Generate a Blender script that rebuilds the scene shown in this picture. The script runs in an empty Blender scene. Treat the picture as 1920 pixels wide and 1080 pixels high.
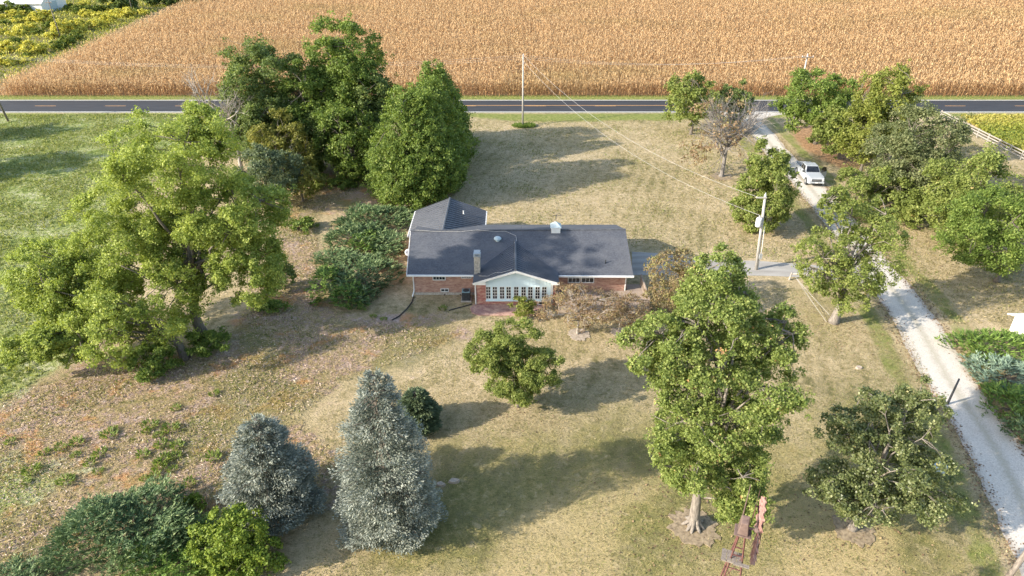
import bpy, bmesh, math, random
import numpy as np
from mathutils import Vector, Matrix

# ------------------------------------------------------------------ camera, sky, sun
SC = bpy.context.scene
HC, PITCH, FPX = 32.0, math.radians(30), 1280.0
cam = bpy.data.cameras.new('camera'); camo = bpy.data.objects.new('camera', cam)
SC.collection.objects.link(camo); SC.camera = camo
camo.location = (0, 0, HC); camo.rotation_euler = (math.radians(60), 0, 0)
cam.sensor_width = 36; cam.lens = 24; cam.clip_end = 9000; cam.clip_start = 0.5

SUN_EL, SUN_AZ = math.radians(26.5), math.radians(20)      # light travels towards +X and a little +Y
W = bpy.data.worlds.new("World"); SC.world = W; W.use_nodes = True
nt = W.node_tree
sky = nt.nodes.new('ShaderNodeTexSky'); sky.sky_type = 'NISHITA'; sky.sun_disc = False
sky.sun_elevation = SUN_EL; sky.sun_rotation = math.radians(270 - 20)
sky.air_density = 1.2; sky.dust_density = 1.5
nt.links.new(sky.outputs[0], nt.nodes['Background'].inputs[0])
nt.nodes['Background'].inputs[1].default_value = 0.135
sun = bpy.data.lights.new('sun', 'SUN'); suno = bpy.data.objects.new('sun', sun)
SC.collection.objects.link(suno)
sun.energy = 3.75; sun.angle = math.radians(0.6); sun.color = (1, 0.91, 0.78)
suno.rotation_euler = Vector((math.cos(SUN_AZ)*math.cos(SUN_EL), math.sin(SUN_AZ)*math.cos(SUN_EL), -math.sin(SUN_EL))).to_track_quat('-Z', 'Y').to_euler()
SC.view_settings.view_transform = 'Standard'; SC.view_settings.look = 'None'
SC.view_settings.exposure = 1.34; SC.view_settings.gamma = 1
SC.cycles.max_bounces = 6; SC.cycles.diffuse_bounces = 3; SC.cycles.glossy_bounces = 2
SC.cycles.transmission_bounces = 3; SC.cycles.transparent_max_bounces = 6

CS, SN = math.cos(PITCH), math.sin(PITCH)
def ray(px, py):
    t = (py-540)/FPX
    return np.array([(px-960)/FPX, CS - t*SN, -(SN + t*CS)])
def G(px, py, z=0.0):                                    # the place seen at that pixel, at height z
    d = ray(px, py); k = (z-HC)/d[2]
    return np.array([d[0]*k, d[1]*k, z])
def atY(px, py, Y):
    d = ray(px, py); k = Y/d[1]
    return np.array([d[0]*k, Y, HC + d[2]*k]), k

# ------------------------------------------------------------------ materials
def newmat(name):
    m = bpy.data.materials.new(name); m.use_nodes = True
    t = m.node_tree; b = t.nodes['Principled BSDF']
    return m, t, b
def N(t, kind, **kw):
    n = t.nodes.new(kind)
    for k, v in kw.items():
        if k in n.inputs: n.inputs[k].default_value = v
        else: setattr(n, k, v)
    return n
def ramp(t, fac, stops):
    r = t.nodes.new('ShaderNodeValToRGB')
    el = r.color_ramp.elements
    while len(el) < len(stops): el.new(0.5)
    for e, (p, c) in zip(el, stops): e.position = p; e.color = (*c, 1)
    t.links.new(fac, r.inputs[0]); return r.outputs[0]
def noise(t, vec, scale, detail=4, rough=0.55, dist=0.0):
    n = N(t, 'ShaderNodeTexNoise'); n.inputs['Scale'].default_value = scale
    n.inputs['Detail'].default_value = detail; n.inputs['Roughness'].default_value = rough
    n.inputs['Distortion'].default_value = dist
    if vec is not None: t.links.new(vec, n.inputs['Vector'])
    return n.outputs['Fac']
def mapping(t, vec, scale=(1, 1, 1), rot=(0, 0, 0)):
    m = t.nodes.new('ShaderNodeMapping'); m.inputs['Scale'].default_value = scale; m.inputs['Rotation'].default_value = rot
    t.links.new(vec, m.inputs['Vector']); return m.outputs[0]
def math_(t, op, a, b=None, c=None, clamp=False):
    m = t.nodes.new('ShaderNodeMath'); m.operation = op; m.use_clamp = clamp
    for i, v in enumerate((a, b, c)):
        if v is None: continue
        if isinstance(v, (int, float)): m.inputs[i].default_value = v
        else: t.links.new(v, m.inputs[i])
    return m.outputs[0]
def mix(t, fac, a, b, mode='MIX'):
    m = t.nodes.new('ShaderNodeMix'); m.data_type = 'RGBA'; m.blend_type = mode
    for sock, v in ((m.inputs['Factor'], fac), (m.inputs[6], a), (m.inputs[7], b)):
        if isinstance(v, (int, float)): sock.default_value = v
        elif isinstance(v, tuple): sock.default_value = (*v, 1)
        else: t.links.new(v, sock)
    return m.outputs[2]
def smooth(t, v, a, b):
    m = t.nodes.new('ShaderNodeMapRange'); m.interpolation_type = 'SMOOTHSTEP'
    m.inputs['From Min'].default_value = a; m.inputs['From Max'].default_value = b
    t.links.new(v, m.inputs['Value']); return m.outputs[0]
def objco(t):
    return t.nodes.new('ShaderNodeTexCoord').outputs['Object']
def bump(t, b, h, strength=0.5, dist=0.1):
    n = t.nodes.new('ShaderNodeBump'); n.inputs['Strength'].default_value = strength; n.inputs['Distance'].default_value = dist
    t.links.new(h, n.inputs['Height']); t.links.new(n.outputs[0], b.inputs['Normal'])

def mottled(name, c0, c1, scale=3.0, rough=0.8, metal=0.0, bmp=0.0, spec=0.3, stretch=(1, 1, 1)):
    m, t, b = newmat(name)
    v = mapping(t, objco(t), stretch)
    n = noise(t, v, scale, 5, 0.6)
    t.links.new(ramp(t, n, [(0.3, c0), (0.7, c1)]), b.inputs['Base Color'])
    b.inputs['Roughness'].default_value = rough; b.inputs['Metallic'].default_value = metal
    b.inputs['Specular IOR Level'].default_value = spec
    if bmp: bump(t, b, n, bmp, 0.05)
    return m

def leafmat(name, dark, mid, light, accent=None, trans=0.44, rough=0.55, spec=0.25):
    m, t, b = newmat(name)
    a = N(t, 'ShaderNodeAttribute'); a.attribute_name = 'tint'
    st = [(0.0, dark), (0.5, mid), (0.92, light)]
    if accent: st.append((1.0, accent))
    c = ramp(t, a.outputs['Fac'], st)
    t.links.new(c, b.inputs['Base Color']); b.inputs['Roughness'].default_value = rough
    b.inputs['Specular IOR Level'].default_value = spec
    if trans:
        tr = t.nodes.new('ShaderNodeBsdfTranslucent'); ms = t.nodes.new('ShaderNodeMixShader')
        ms.inputs[0].default_value = trans
        br = mix(t, 1.0, c, (1.0, 1.0, 0.6), 'MULTIPLY')
        t.links.new(br, tr.inputs[0])
        t.links.new(b.outputs[0], ms.inputs[1]); t.links.new(tr.outputs[0], ms.inputs[2])
        t.links.new(ms.outputs[0], t.nodes['Material Output'].inputs[0])
    return m

M = {}
M['leaf_bright'] = leafmat('leaf_bright', (0.161, 0.218, 0.046), (0.321, 0.393, 0.085), (0.553, 0.609, 0.185))
M['leaf_oak'] = leafmat('leaf_oak', (0.112, 0.163, 0.046), (0.234, 0.297, 0.075), (0.454, 0.502, 0.180), (0.595, 0.327, 0.165))
M['leaf_oak_dark'] = leafmat('leaf_oak_dark', (0.074, 0.103, 0.039), (0.172, 0.208, 0.076), (0.414, 0.437, 0.217), (0.483, 0.414, 0.191), rough=.4, spec=.5)
M['leaf_dense'] = leafmat('leaf_dense', (0.082, 0.132, 0.030), (0.175, 0.250, 0.052), (0.339, 0.410, 0.106))
M['leaf_dark'] = leafmat('leaf_dark', (0.087, 0.132, 0.045), (0.172, 0.229, 0.072), (0.327, 0.386, 0.127))
M['leaf_grey'] = leafmat('leaf_grey', (0.094, 0.129, 0.073), (0.166, 0.211, 0.119), (0.272, 0.316, 0.186))
M['leaf_mid'] = leafmat('leaf_mid', (0.119, 0.158, 0.040), (0.235, 0.288, 0.072), (0.413, 0.448, 0.144), (0.443, 0.342, 0.144))
M['leaf_yellow'] = leafmat('leaf_yellow', (.13, .165, .035), (.245, .28, .06), (.40, .41, .12))
M['leaf_gold'] = leafmat('leaf_gold', (.15, .165, .035), (.25, .255, .065), (.36, .34, .10))
M['leaf_olive'] = leafmat('leaf_olive', (0.098, 0.129, 0.053), (0.183, 0.212, 0.094), (0.351, 0.361, 0.186))
M['leaf_brown'] = leafmat('leaf_brown', (0.207, 0.138, 0.086), (0.345, 0.241, 0.149), (0.414, 0.380, 0.172))
M['leaf_rust'] = leafmat('leaf_rust', (.24, .15, .10), (.33, .27, .14), (.30, .31, .10))
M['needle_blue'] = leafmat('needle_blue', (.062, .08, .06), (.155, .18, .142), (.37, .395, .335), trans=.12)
M['needle_green'] = leafmat('needle_green', (.04, .065, .03), (.08, .115, .055), (.14, .18, .09), trans=.1)
M['juniper_blue'] = leafmat('juniper_blue', (.04, .085, .032), (.115, .18, .07), (.30, .36, .16), trans=.15)
M['juniper_green'] = leafmat('juniper_green', (.06, .12, .025), (.15, .24, .045), (.28, .37, .09), trans=.2)
M['juniper_grey'] = leafmat('juniper_grey', (.10, .15, .11), (.20, .28, .20), (.32, .40, .28), trans=.15)
M['shrub_lime'] = leafmat('shrub_lime', (.085, .14, .018), (.19, .26, .035), (.34, .41, .07), trans=.3)
M['scrub_yellow'] = leafmat('scrub_yellow', (.38, .39, .06), (.62, .57, .09), (.80, .72, .20), trans=.25)
M['scrub_green'] = leafmat('scrub_green', (.07, .12, .02), (.17, .22, .035), (.36, .34, .06), trans=.25)
M['bark'] = mottled('bark', (.10, .085, .07), (.22, .19, .155), 5, .95, bmp=.6, stretch=(3, 3, .6))
M['bark_pale'] = mottled('bark_pale', (.11, .095, .08), (.32, .285, .245), 4, .95, bmp=.6, stretch=(3, 3, .5))
M['bark_grey'] = mottled('bark_grey', (.13, .115, .105), (.27, .25, .23), 6, .95, stretch=(3, 3, .6))
M['bark_dead'] = mottled('bark_dead', (.26, .23, .20), (.46, .42, .38), 6, .95, stretch=(3, 3, .6))
M['white_paint'] = mottled('white_paint', (.70, .70, .68), (.80, .80, .78), 2, .5)
M['siding'] = mottled('siding', (.60, .75, .82), (.68, .82, .87), 1.5, .6)
M['pole_wood'] = mottled('pole_wood', (.13, .11, .095), (.28, .245, .21), 3, .95, stretch=(6, 6, .5))
M['pole_pale'] = mottled('pole_pale', (.34, .32, .29), (.50, .475, .44), 3, .9, stretch=(6, 6, .5))
M['deck_wood'] = mottled('deck_wood', (.26, .20, .16), (.44, .36, .29), 3, .9, stretch=(1, 8, 1))
M['fence_wood'] = mottled('fence_wood', (.26, .24, .21), (.42, .385, .345), 3, .9)
M['grey_metal'] = mottled('grey_metal', (.32, .34, .35), (.45, .47, .48), 5, .5, .3)
M['dark_metal'] = mottled('dark_metal', (.04, .045, .05), (.08, .085, .09), 5, .5, .3)
M['red_rust'] = mottled('red_rust', (.075, .036, .034), (.17, .075, .065), 6, .8)
M['red_fade'] = mottled('red_fade', (.17, .065, .06), (.40, .27, .24), 9, .7)
M['brown_rust'] = mottled('brown_rust', (.10, .07, .062), (.19, .135, .115), 7, .8)
M['stone'] = mottled('stone', (.28, .25, .21), (.60, .55, .48), 6, .9, bmp=.8)
M['wire'] = mottled('wire', (.45, .44, .42), (.60, .58, .55), 4, .5)
M['black_pipe'] = mottled('black_pipe', (.025, .025, .025), (.05, .05, .05), 4, .6)
M['mulch'] = mottled('mulch', (.15, .115, .075), (.38, .30, .20), 5, 1.0, bmp=.6)
M['mulch_pale'] = mottled('mulch_pale', (.26, .21, .16), (.46, .39, .32), 5, 1.0, bmp=.6)
M['teal_plastic'] = mottled('teal_plastic', (.16, .26, .28), (.24, .36, .38), 4, .5)
M['blue_grey'] = mottled('blue_grey', (.38, .46, .48), (.52, .60, .62), 4, .5)
M['tyre'] = mottled('tyre', (.015, .015, .015), (.03, .03, .03), 9, .85)
M['truck_paint'] = mottled('truck_paint', (.36, .385, .41), (.42, .445, .47), .6, .25, spec=.6)
M['chrome'] = mottled('chrome', (.55, .55, .56), (.65, .65, .66), 5, .25, .8)
M['lamp_glass'] = mottled('lamp_glass', (.62, .64, .66), (.75, .76, .78), 9, .15, spec=.7)
M['plate'] = mottled('plate', (.7, .7, .7), (.78, .78, .78), 4, .5)

def glass_mat():
    m, t, b = newmat('window_glass')
    n = noise(t, objco(t), 1.2, 2)
    t.links.new(ramp(t, n, [(.35, (.008, .010, .014)), (.7, (.03, .035, .042))]), b.inputs['Base Color'])
    b.inputs['Roughness'].default_value = 0.08; b.inputs['Specular IOR Level'].default_value = 0.6
    return m
M['glass'] = glass_mat()

def brick_mat(name, c1, c2, mortar):
    m, t, b = newmat(name)
    sep = t.nodes.new('ShaderNodeSeparateXYZ'); t.links.new(objco(t), sep.inputs[0])
    s = math_(t, 'ADD', sep.outputs[0], sep.outputs[1])
    cb = t.nodes.new('ShaderNodeCombineXYZ'); t.links.new(s, cb.inputs[0]); t.links.new(sep.outputs[2], cb.inputs[1])
    br = t.nodes.new('ShaderNodeTexBrick'); t.links.new(cb.outputs[0], br.inputs['Vector'])
    br.inputs['Color1'].default_value = (*c1, 1); br.inputs['Color2'].default_value = (*c2, 1); br.inputs['Mortar'].default_value = (*mortar, 1)
    br.inputs['Scale'].default_value = 1.0; br.inputs['Brick Width'].default_value = .23; br.inputs['Row Height'].default_value = .08
    br.inputs['Mortar Size'].default_value = .006; br.inputs['Bias'].default_value = -.1
    n = noise(t, mapping(t, objco(t), (1, 1, 2.5)), 2.2, 5, .65)
    c = mix(t, smooth(t, n, .38, .68), br.outputs['Color'], (.52, .34, .26))
    t.links.new(c, b.inputs['Base Color']); b.inputs['Roughness'].default_value = .9
    bump(t, b, br.outputs['Fac'], -.3, .01)
    return m
M['brick'] = brick_mat('brick', (.30, .125, .09), (.47, .27, .20), (.44, .37, .32))
M['brick_red'] = brick_mat('brick_red', (.30, .075, .065), (.38, .12, .10), (.34, .24, .21))
M['brick_pave'] = brick_mat('brick_pave', (.25, .125, .11), (.34, .205, .18), (.28, .24, .21))

def shingle_mat():
    m, t, b = newmat('roof_shingle')
    v = objco(t)
    br = t.nodes.new('ShaderNodeTexBrick'); t.links.new(v, br.inputs['Vector'])
    br.inputs['Color1'].default_value = (.052, .058, .074, 1); br.inputs['Color2'].default_value = (.085, .092, .11, 1); br.inputs['Mortar'].default_value = (.04, .04, .05, 1)
    br.inputs['Scale'].default_value = 1; br.inputs['Brick Width'].default_value = .32; br.inputs['Row Height'].default_value = .2; br.inputs['Mortar Size'].default_value = .012
    n = noise(t, mapping(t, v, (1, 1.6, 1)), 6, 5, .7); n2 = noise(t, v, .5, 3)
    c = mix(t, .55, br.outputs['Color'], ramp(t, n, [(.35, (.036, .041, .052)), (.65, (.125, .133, .152))]))
    c = mix(t, smooth(t, n2, .4, .75), c, mix(t, .5, c, (.13, .133, .142)))
    t.links.new(c, b.inputs['Base Color']); b.inputs['Roughness'].default_value = .85
    bump(t, b, n, .4, .02)
    return m
M['shingle'] = shingle_mat()
M['metal_roof'] = mottled('metal_roof', (.085, .092, .108), (.12, .127, .145), 1.2, .5, .1, spec=.4)

# ------------------------------------------------------------------ object helpers
COL = SC.collection
def link(name, me, mat, parent=None):
    o = bpy.data.objects.new(name, me); COL.objects.link(o)
    if mat is not None: me.materials.append(M[mat] if isinstance(mat, str) else mat)
    if parent is not None: o.parent = parent
    return o
def tag(o, label=None, cat=None, group=None, kind=None):
    if label: o['label'] = label
    if cat: o['category'] = cat
    if group: o['group'] = group
    if kind: o['kind'] = kind
    return o
def thing(name, label, cat, loc=(0, 0, 0), rz=0.0, group=None):
    o = bpy.data.objects.new(name, None); COL.objects.link(o); o.location = loc; o.rotation_euler = (0, 0, rz)
    o.empty_display_size = .3
    return tag(o, label, cat, group)

class MB:
    def __init__(s): s.v = []; s.f = []
    def poly(s, pts):
        i = len(s.v); s.v += [tuple(map(float, p)) for p in pts]; s.f.append(tuple(range(i, i+len(pts)))); return s
    def hexa(s, p):                                    # 8 points: bottom 4 then top 4
        i = len(s.v); s.v += [tuple(map(float, q)) for q in p]
        for f in ((3, 2, 1, 0), (4, 5, 6, 7), (0, 1, 5, 4), (1, 2, 6, 5), (2, 3, 7, 6), (3, 0, 4, 7)): s.f.append(tuple(i+k for k in f))
        return s
    def box(s, x0, x1, y0, y1, z0, z1):
        return s.hexa([(x0, y0, z0), (x1, y0, z0), (x1, y1, z0), (x0, y1, z0), (x0, y0, z1), (x1, y0, z1), (x1, y1, z1), (x0, y1, z1)])
    def slab(s, pts, th):                              # polygon with thickness downwards
        n = len(pts); i = len(s.v)
        s.v += [tuple(map(float, p)) for p in pts] + [(float(p[0]), float(p[1]), float(p[2])-th) for p in pts]
        s.f.append(tuple(range(i, i+n))); s.f.append(tuple(range(i+2*n-1, i+n-1, -1)))
        for k in range(n): s.f.append((i+k, i+n+k, i+n+(k+1) % n, i+(k+1) % n))
        return s
    def beam(s, a, b, w, h):
        a = Vector(a); b = Vector(b); d = (b-a).normalized()
        u = d.cross(Vector((0, 0, 1)))
        if u.length < 1e-4: u = Vector((1, 0, 0))
        u = u.normalized()*w/2; v = u.cross(d).normalized()*h/2
        return s.hexa([a-u-v, a+u-v, b+u-v, b-u-v, a-u+v, a+u+v, b+u+v, b-u+v])
    def tube(s, pts, radii, sides=6, cap=True):
        pts = [Vector(p) for p in pts]; n = len(pts)
        if isinstance(radii, (int, float)): radii = [radii]*n
        i = len(s.v); ref = None
        for k in range(n):
            d = (pts[min(k+1, n-1)]-pts[max(k-1, 0)])
            d = d.normalized() if d.length > 1e-9 else Vector((0, 0, 1))
            if ref is None: ref = d.orthogonal()
            u = (ref - d*ref.dot(d))
            u = u.normalized() if u.length > 1e-6 else d.orthogonal().normalized()
            ref = u; w = d.cross(u)
            for j in range(sides):
                an = 2*math.pi*j/sides
                s.v.append(tuple(pts[k]+(u*math.cos(an)+w*math.sin(an))*radii[k]))
        for k in range(n-1):
            for j in range(sides):
                j2 = (j+1) % sides
                s.f.append((i+k*sides+j, i+k*sides+j2, i+(k+1)*sides+j2, i+(k+1)*sides+j))
        if cap:
            s.f.append(tuple(i+j for j in range(sides-1, -1, -1))); s.f.append(tuple(i+(n-1)*sides+j for j in range(sides)))
        return s
    def lathe(s, c, prof, sides=16, axis='z'):
        i = len(s.v); n = len(prof)
        for r, h in prof:
            for j in range(sides):
                an = 2*math.pi*j/sides; a, b = r*math.cos(an), r*math.sin(an)
                p = (a, b, h) if axis == 'z' else ((a, h, b) if axis == 'y' else (h, a, b))
                s.v.append((c[0]+p[0], c[1]+p[1], c[2]+p[2]))
        for k in range(n-1):
            for j in range(sides):
                j2 = (j+1) % sides
                s.f.append((i+k*sides+j, i+k*sides+j2, i+(k+1)*sides+j2, i+(k+1)*sides+j))
        s.f.append(tuple(i+j for j in range(sides-1, -1, -1))); s.f.append(tuple(i+(n-1)*sides+j for j in range(sides)))
        return s
    def obj(s, name, mat, parent=None, smooth=False, bevel=0):
        me = bpy.data.meshes.new(name); me.from_pydata(s.v, [], s.f); me.update()
        if smooth: me.polygons.foreach_set('use_smooth', [True]*len(me.polygons))
        o = link(name, me, mat, parent)
        if bevel:
            b = o.modifiers.new('bevel', 'BEVEL'); b.width = bevel; b.segments = 2; b.limit_method = 'ANGLE'
        return o

def quadmesh(name, V, tint, mat, parent=None):          # V (n,4,3)
    n = len(V); me = bpy.data.meshes.new(name)
    me.vertices.add(4*n); me.vertices.foreach_set('co', np.ascontiguousarray(V, dtype=np.float32).ravel())
    me.loops.add(4*n); me.loops.foreach_set('vertex_index', np.arange(4*n, dtype=np.int32))
    me.polygons.add(n); me.polygons.foreach_set('loop_start', np.arange(0, 4*n, 4, dtype=np.int32))
    me.update(calc_edges=True)
    a = me.attributes.new('tint', 'FLOAT', 'FACE'); a.data.foreach_set('value', np.clip(tint, 0, 1).astype(np.float32))
    return link(name, me, mat, parent)

def unit(a): return a/np.maximum(np.linalg.norm(a, axis=-1, keepdims=True), 1e-9)
def rdir(rng, n): return unit(rng.normal(size=(n, 3)))
def kites(p, ax, nrm, L, Wd):
    ax = unit(ax); b = unit(np.cross(nrm, ax)); L = L[:, None]; Wd = Wd[:, None]
    return np.stack([p-ax*L*.5, p+b*Wd*.5+ax*L*.05, p+ax*L*.5, p-b*Wd*.5+ax*L*.05], axis=1)
def blades(p, ax, nrm, L, Wd):                          # root at p, long blade along ax
    ax = unit(ax); b = unit(np.cross(nrm, ax)); L = L[:, None]; Wd = Wd[:, None]
    return np.stack([p, p+b*Wd*.5+ax*L*.4, p+ax*L, p-b*Wd*.5+ax*L*.4], axis=1)

# ------------------------------------------------------------------ polygons for ground masks
def pxpoly(pts): return np.array([G(x, y)[:2] for x, y in pts])
def inside(poly, X, Y):
    r = np.zeros(X.shape, bool); n = len(poly)
    for i in range(n):
        x0, y0 = poly[i]; x1, y1 = poly[(i+1) % n]
        if y0 == y1: continue
        c = ((y0 > Y) != (y1 > Y)) & (X < (x1-x0)*(Y-y0)/(y1-y0)+x0); r ^= c
    return r
def sdist(poly, X, Y, closed=True):
    d = np.full(X.shape, 1e9); n = len(poly)
    for i in range(n if closed else n-1):
        x0, y0 = poly[i]; x1, y1 = poly[(i+1) % n]; dx, dy = x1-x0, y1-y0
        t = np.clip(((X-x0)*dx+(Y-y0)*dy)/max(dx*dx+dy*dy, 1e-9), 0, 1)
        d = np.minimum(d, np.hypot(X-x0-t*dx, Y-y0-t*dy))
    return np.where(inside(poly, X, Y), d, -d) if closed else d
def soft(poly, X, Y, w): return np.clip(.5+sdist(poly, X, Y)/(2*w), 0, 1)

DRIVE_C = [(1395, 208), (1400, 222), (1432, 255), (1462, 292), (1500, 330), (1536, 372), (1573, 412), (1610, 462), (1652, 515), (1690, 565), (1724, 615), (1772, 700), (1812, 760), (1850, 815), (1888, 880), (1925, 960), (1985, 1080), (2060, 1200)]
drive_pts = np.array([G(x, y)[:2] for x, y in DRIVE_C])
SPUR = [(1185, 472), (1240, 475), (1330, 487), (1420, 489), (1540, 498), (1580, 505), (1606, 478), (1655, 545), (1600, 530), (1540, 521), (1430, 517), (1240, 516), (1185, 516)]
MEADOW = pxpoly([(-700, 212), (300, 213), (395, 216), (370, 260), (290, 330), (215, 430), (190, 520), (250, 600), (150, 640), (110, 690), (-20, 770), (-900, 900)])
MEADOW_W = pxpoly([(60, 800), (0, 790), (-900, 850), (-900, 1300), (150, 1300), (60, 1060), (240, 900), (300, 850), (180, 800)])
LITTER = pxpoly([(560, 300), (700, 330), (770, 380), (700, 400), (600, 400), (590, 540), (650, 600), (800, 590), (880, 625), (760, 690), (640, 720), (560, 780), (640, 870), (620, 960), (400, 960), (250, 920), (60, 1080), (-400, 1100), (-900, 950), (-20, 760), (120, 690), (250, 670), (400, 660), (480, 560), (520, 450), (530, 350)])
SOILP = pxpoly([(1470, 232), (1560, 240), (1640, 260), (1650, 300), (1600, 330), (1545, 300), (1500, 275)])
VERGE_N = pxpoly([(-900, 178), (2900, 178), (2900, 188), (-900, 188)])
VERGE_S = pxpoly([(-900, 210), (2900, 210), (2900, 222), (1800, 222), (1480, 222), (1400, 226), (1000, 232), (860, 222), (-900, 222)])
SCRUB = pxpoly([(-900, -60), (420, -60), (375, 0), (120, 115), (0, 165), (-80, 200), (-900, 200)])
GREENER = pxpoly([(780, 800), (1000, 770), (1240, 720), (1480, 760), (1600, 700), (1760, 760), (1890, 960), (1900, 1200), (560, 1200), (620, 1000), (700, 900)])
GREENER2 = pxpoly([(1470, 530), (1640, 540), (1660, 600), (1540, 640), (1470, 600)])
BARE = pxpoly([(1190, 455), (1250, 450), (1320, 462), (1300, 474), (1200, 470)])

def build_ground():
    xs = np.concatenate([[-6000, -2500, -1000, -500, -320], np.arange(-220, -60, 2.0), np.arange(-60, 60, .75), np.arange(60, 221, 2.0), [320, 500, 1000, 2500, 6000]])
    ys = np.concatenate([[-3000, -800, -200, -60], np.arange(0, 18, 3.), np.arange(18, 130, .75), np.arange(130, 300, 3.0), [330, 500, 1000, 2500, 7000]])
    X, Y = np.meshgrid(xs, ys); nx, ny = len(xs), len(ys)
    V = np.stack([X, Y, np.zeros_like(X)], -1).reshape(-1, 3)
    i = np.arange(nx*ny).reshape(ny, nx)
    F = np.stack([i[:-1, :-1], i[:-1, 1:], i[1:, 1:], i[1:, :-1]], -1).reshape(-1, 4)
    me = bpy.data.meshes.new('ground')
    me.vertices.add(len(V)); me.vertices.foreach_set('co', V.astype(np.float32).ravel())
    me.loops.add(F.size); me.loops.foreach_set('vertex_index', F.astype(np.int32).ravel())
    me.polygons.add(len(F)); me.polygons.foreach_set('loop_start', np.arange(0, F.size, 4, dtype=np.int32)); me.update(calc_edges=True)
    meadow = np.maximum(soft(MEADOW, X, Y, 5), soft(MEADOW_W, X, Y, 6)*.60)
    litter = soft(LITTER, X, Y, 7)
    dd = sdist(drive_pts, X, Y, closed=False)
    soil = np.maximum(soft(SOILP, X, Y, 2.5), np.clip(.9-np.abs(dd-1.95)/.8, 0, .40))
    verge = np.maximum(np.maximum(soft(VERGE_N, X, Y, 1.0), soft(VERGE_S, X, Y, 2.0)*.7), np.clip(1-np.abs(dd-3.6)/1.6, 0, .55))
    bx = pxpoly([(1480, 222), (1920, 222), (2600, 225), (2600, 330), (1925, 312)])
    verge = np.maximum(verge, soft(bx, X, Y, 3)*.0)
    scrub = soft(SCRUB, X, Y, 2)
    corn = ((Y > 126) & (scrub < .5)).astype(float)
    for nm, arr in (('mask', (meadow, litter, soil, verge)), ('mask_far', (scrub, corn, np.maximum(soft(GREENER, X, Y, 5)*.62, soft(GREENER2, X, Y, 4)*.6), X*0))):
        a = me.attributes.new(nm, 'FLOAT_COLOR', 'POINT')
        a.data.foreach_set('color', np.stack([q.ravel() for q in arr], -1).astype(np.float32).ravel())
    m, t, b = newmat('ground')
    v = objco(t)
    a1 = N(t, 'ShaderNodeAttribute'); a1.attribute_name = 'mask'; a2 = N(t, 'ShaderNodeAttribute'); a2.attribute_name = 'mask_far'
    s1 = t.nodes.new('ShaderNodeSeparateColor'); t.links.new(a1.outputs['Color'], s1.inputs[0])
    s2 = t.nodes.new('ShaderNodeSeparateColor'); t.links.new(a2.outputs['Color'], s2.inputs[0])
    nA = noise(t, v, .09, 4, .6, .5); nB = noise(t, v, .45, 5, .6, .4); nC = noise(t, v, 2.2, 5, .65)
    nD = noise(t, mapping(t, v, (1.0, 2.6, 1), (0, 0, .5)), 5.5, 4, .7); nE = noise(t, mapping(t, v, (3, 1, 1), (0, 0, .8)), 9, 3, .7)
    def perturbed(x, amt=.9, lo=.42, hi=.58):
        k = math_(t, 'ADD', x, math_(t, 'MULTIPLY', math_(t, 'SUBTRACT', math_(t, 'ADD', math_(t, 'MULTIPLY', nB, .6), math_(t, 'MULTIPLY', nC, .4)), .5), amt))
        return smooth(t, k, lo, hi)
    fine = math_(t, 'ADD', math_(t, 'MULTIPLY', nD, .55), math_(t, 'MULTIPLY', nE, .45))
    # dry lawn
    g = math_(t, 'ADD', math_(t, 'MULTIPLY', nA, .35), math_(t, 'ADD', math_(t, 'MULTIPLY', nB, .3), math_(t, 'MULTIPLY', nC, .35)))
    lawn = ramp(t, g, [(.39, (.19, .175, .08)), (.45, (.38, .31, .165)), (.51, (.53, .42, .255)), (.60, (.68, .54, .36))])
    sep = t.nodes.new('ShaderNodeSeparateXYZ'); t.links.new(v, sep.inputs[0])
    wv = t.nodes.new('ShaderNodeTexWave'); wv.inputs['Scale'].default_value = .22; wv.inputs['Distortion'].default_value = 5.0; wv.inputs['Detail'].default_value = 3; wv.inputs['Detail Scale'].default_value = .6
    t.links.new(mapping(t, v, (1, 1, 1), (0, 0, .28)), wv.inputs['Vector'])
    lawn = mix(t, math_(t, 'MULTIPLY', wv.outputs['Fac'], .38), lawn, (.64, .51, .32))
    lawn = mix(t, math_(t, 'MULTIPLY', smooth(t, fine, .52, .40), .75), lawn, (.155, .14, .065))
    # meadow
    mw = ramp(t, math_(t, 'ADD', math_(t, 'MULTIPLY', nB, .5), math_(t, 'MULTIPLY', nC, .5)), [(.39, (.125, .165, .04)), (.45, (.25, .31, .085)), (.52, (.38, .42, .16)), (.60, (.54, .53, .33))])
    mw = mix(t, math_(t, 'MULTIPLY', smooth(t, fine, .52, .40), .7), mw, (.06, .085, .025))
    # litter: chips, straw, twigs
    lt = ramp(t, math_(t, 'ADD', math_(t, 'MULTIPLY', nB, .55), math_(t, 'MULTIPLY', nC, .45)), [(.37, (.17, .19, .055)), (.435, (.38, .31, .14)), (.485, (.49, .375, .22)), (.54, (.50, .35, .27)), (.62, (.64, .50, .43))])
    lt = mix(t, math_(t, 'MULTIPLY', smooth(t, fine, .53, .42), .85), lt, (.14, .105, .07))
    lt = mix(t, math_(t, 'MULTIPLY', smooth(t, nE, .60, .72), .7), lt, (.62, .53, .45))
    rust = smooth(t, noise(t, v, .33, 4, .6, .3), .545, .63)
    lt = mix(t, math_(t, 'MULTIPLY', rust, .75), lt, (.50, .26, .11))
    gl = ramp(t, g, [(.40, (.10, .115, .035)), (.47, (.22, .215, .075)), (.54, (.37, .315, .135)), (.62, (.52, .41, .21))])
    gl = mix(t, math_(t, 'MULTIPLY', smooth(t, fine, .52, .40), .6), gl, (.12, .12, .045))
    lawn = mix(t, perturbed(s2.outputs[2], 1.6, .3, .7), lawn, gl)
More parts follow.
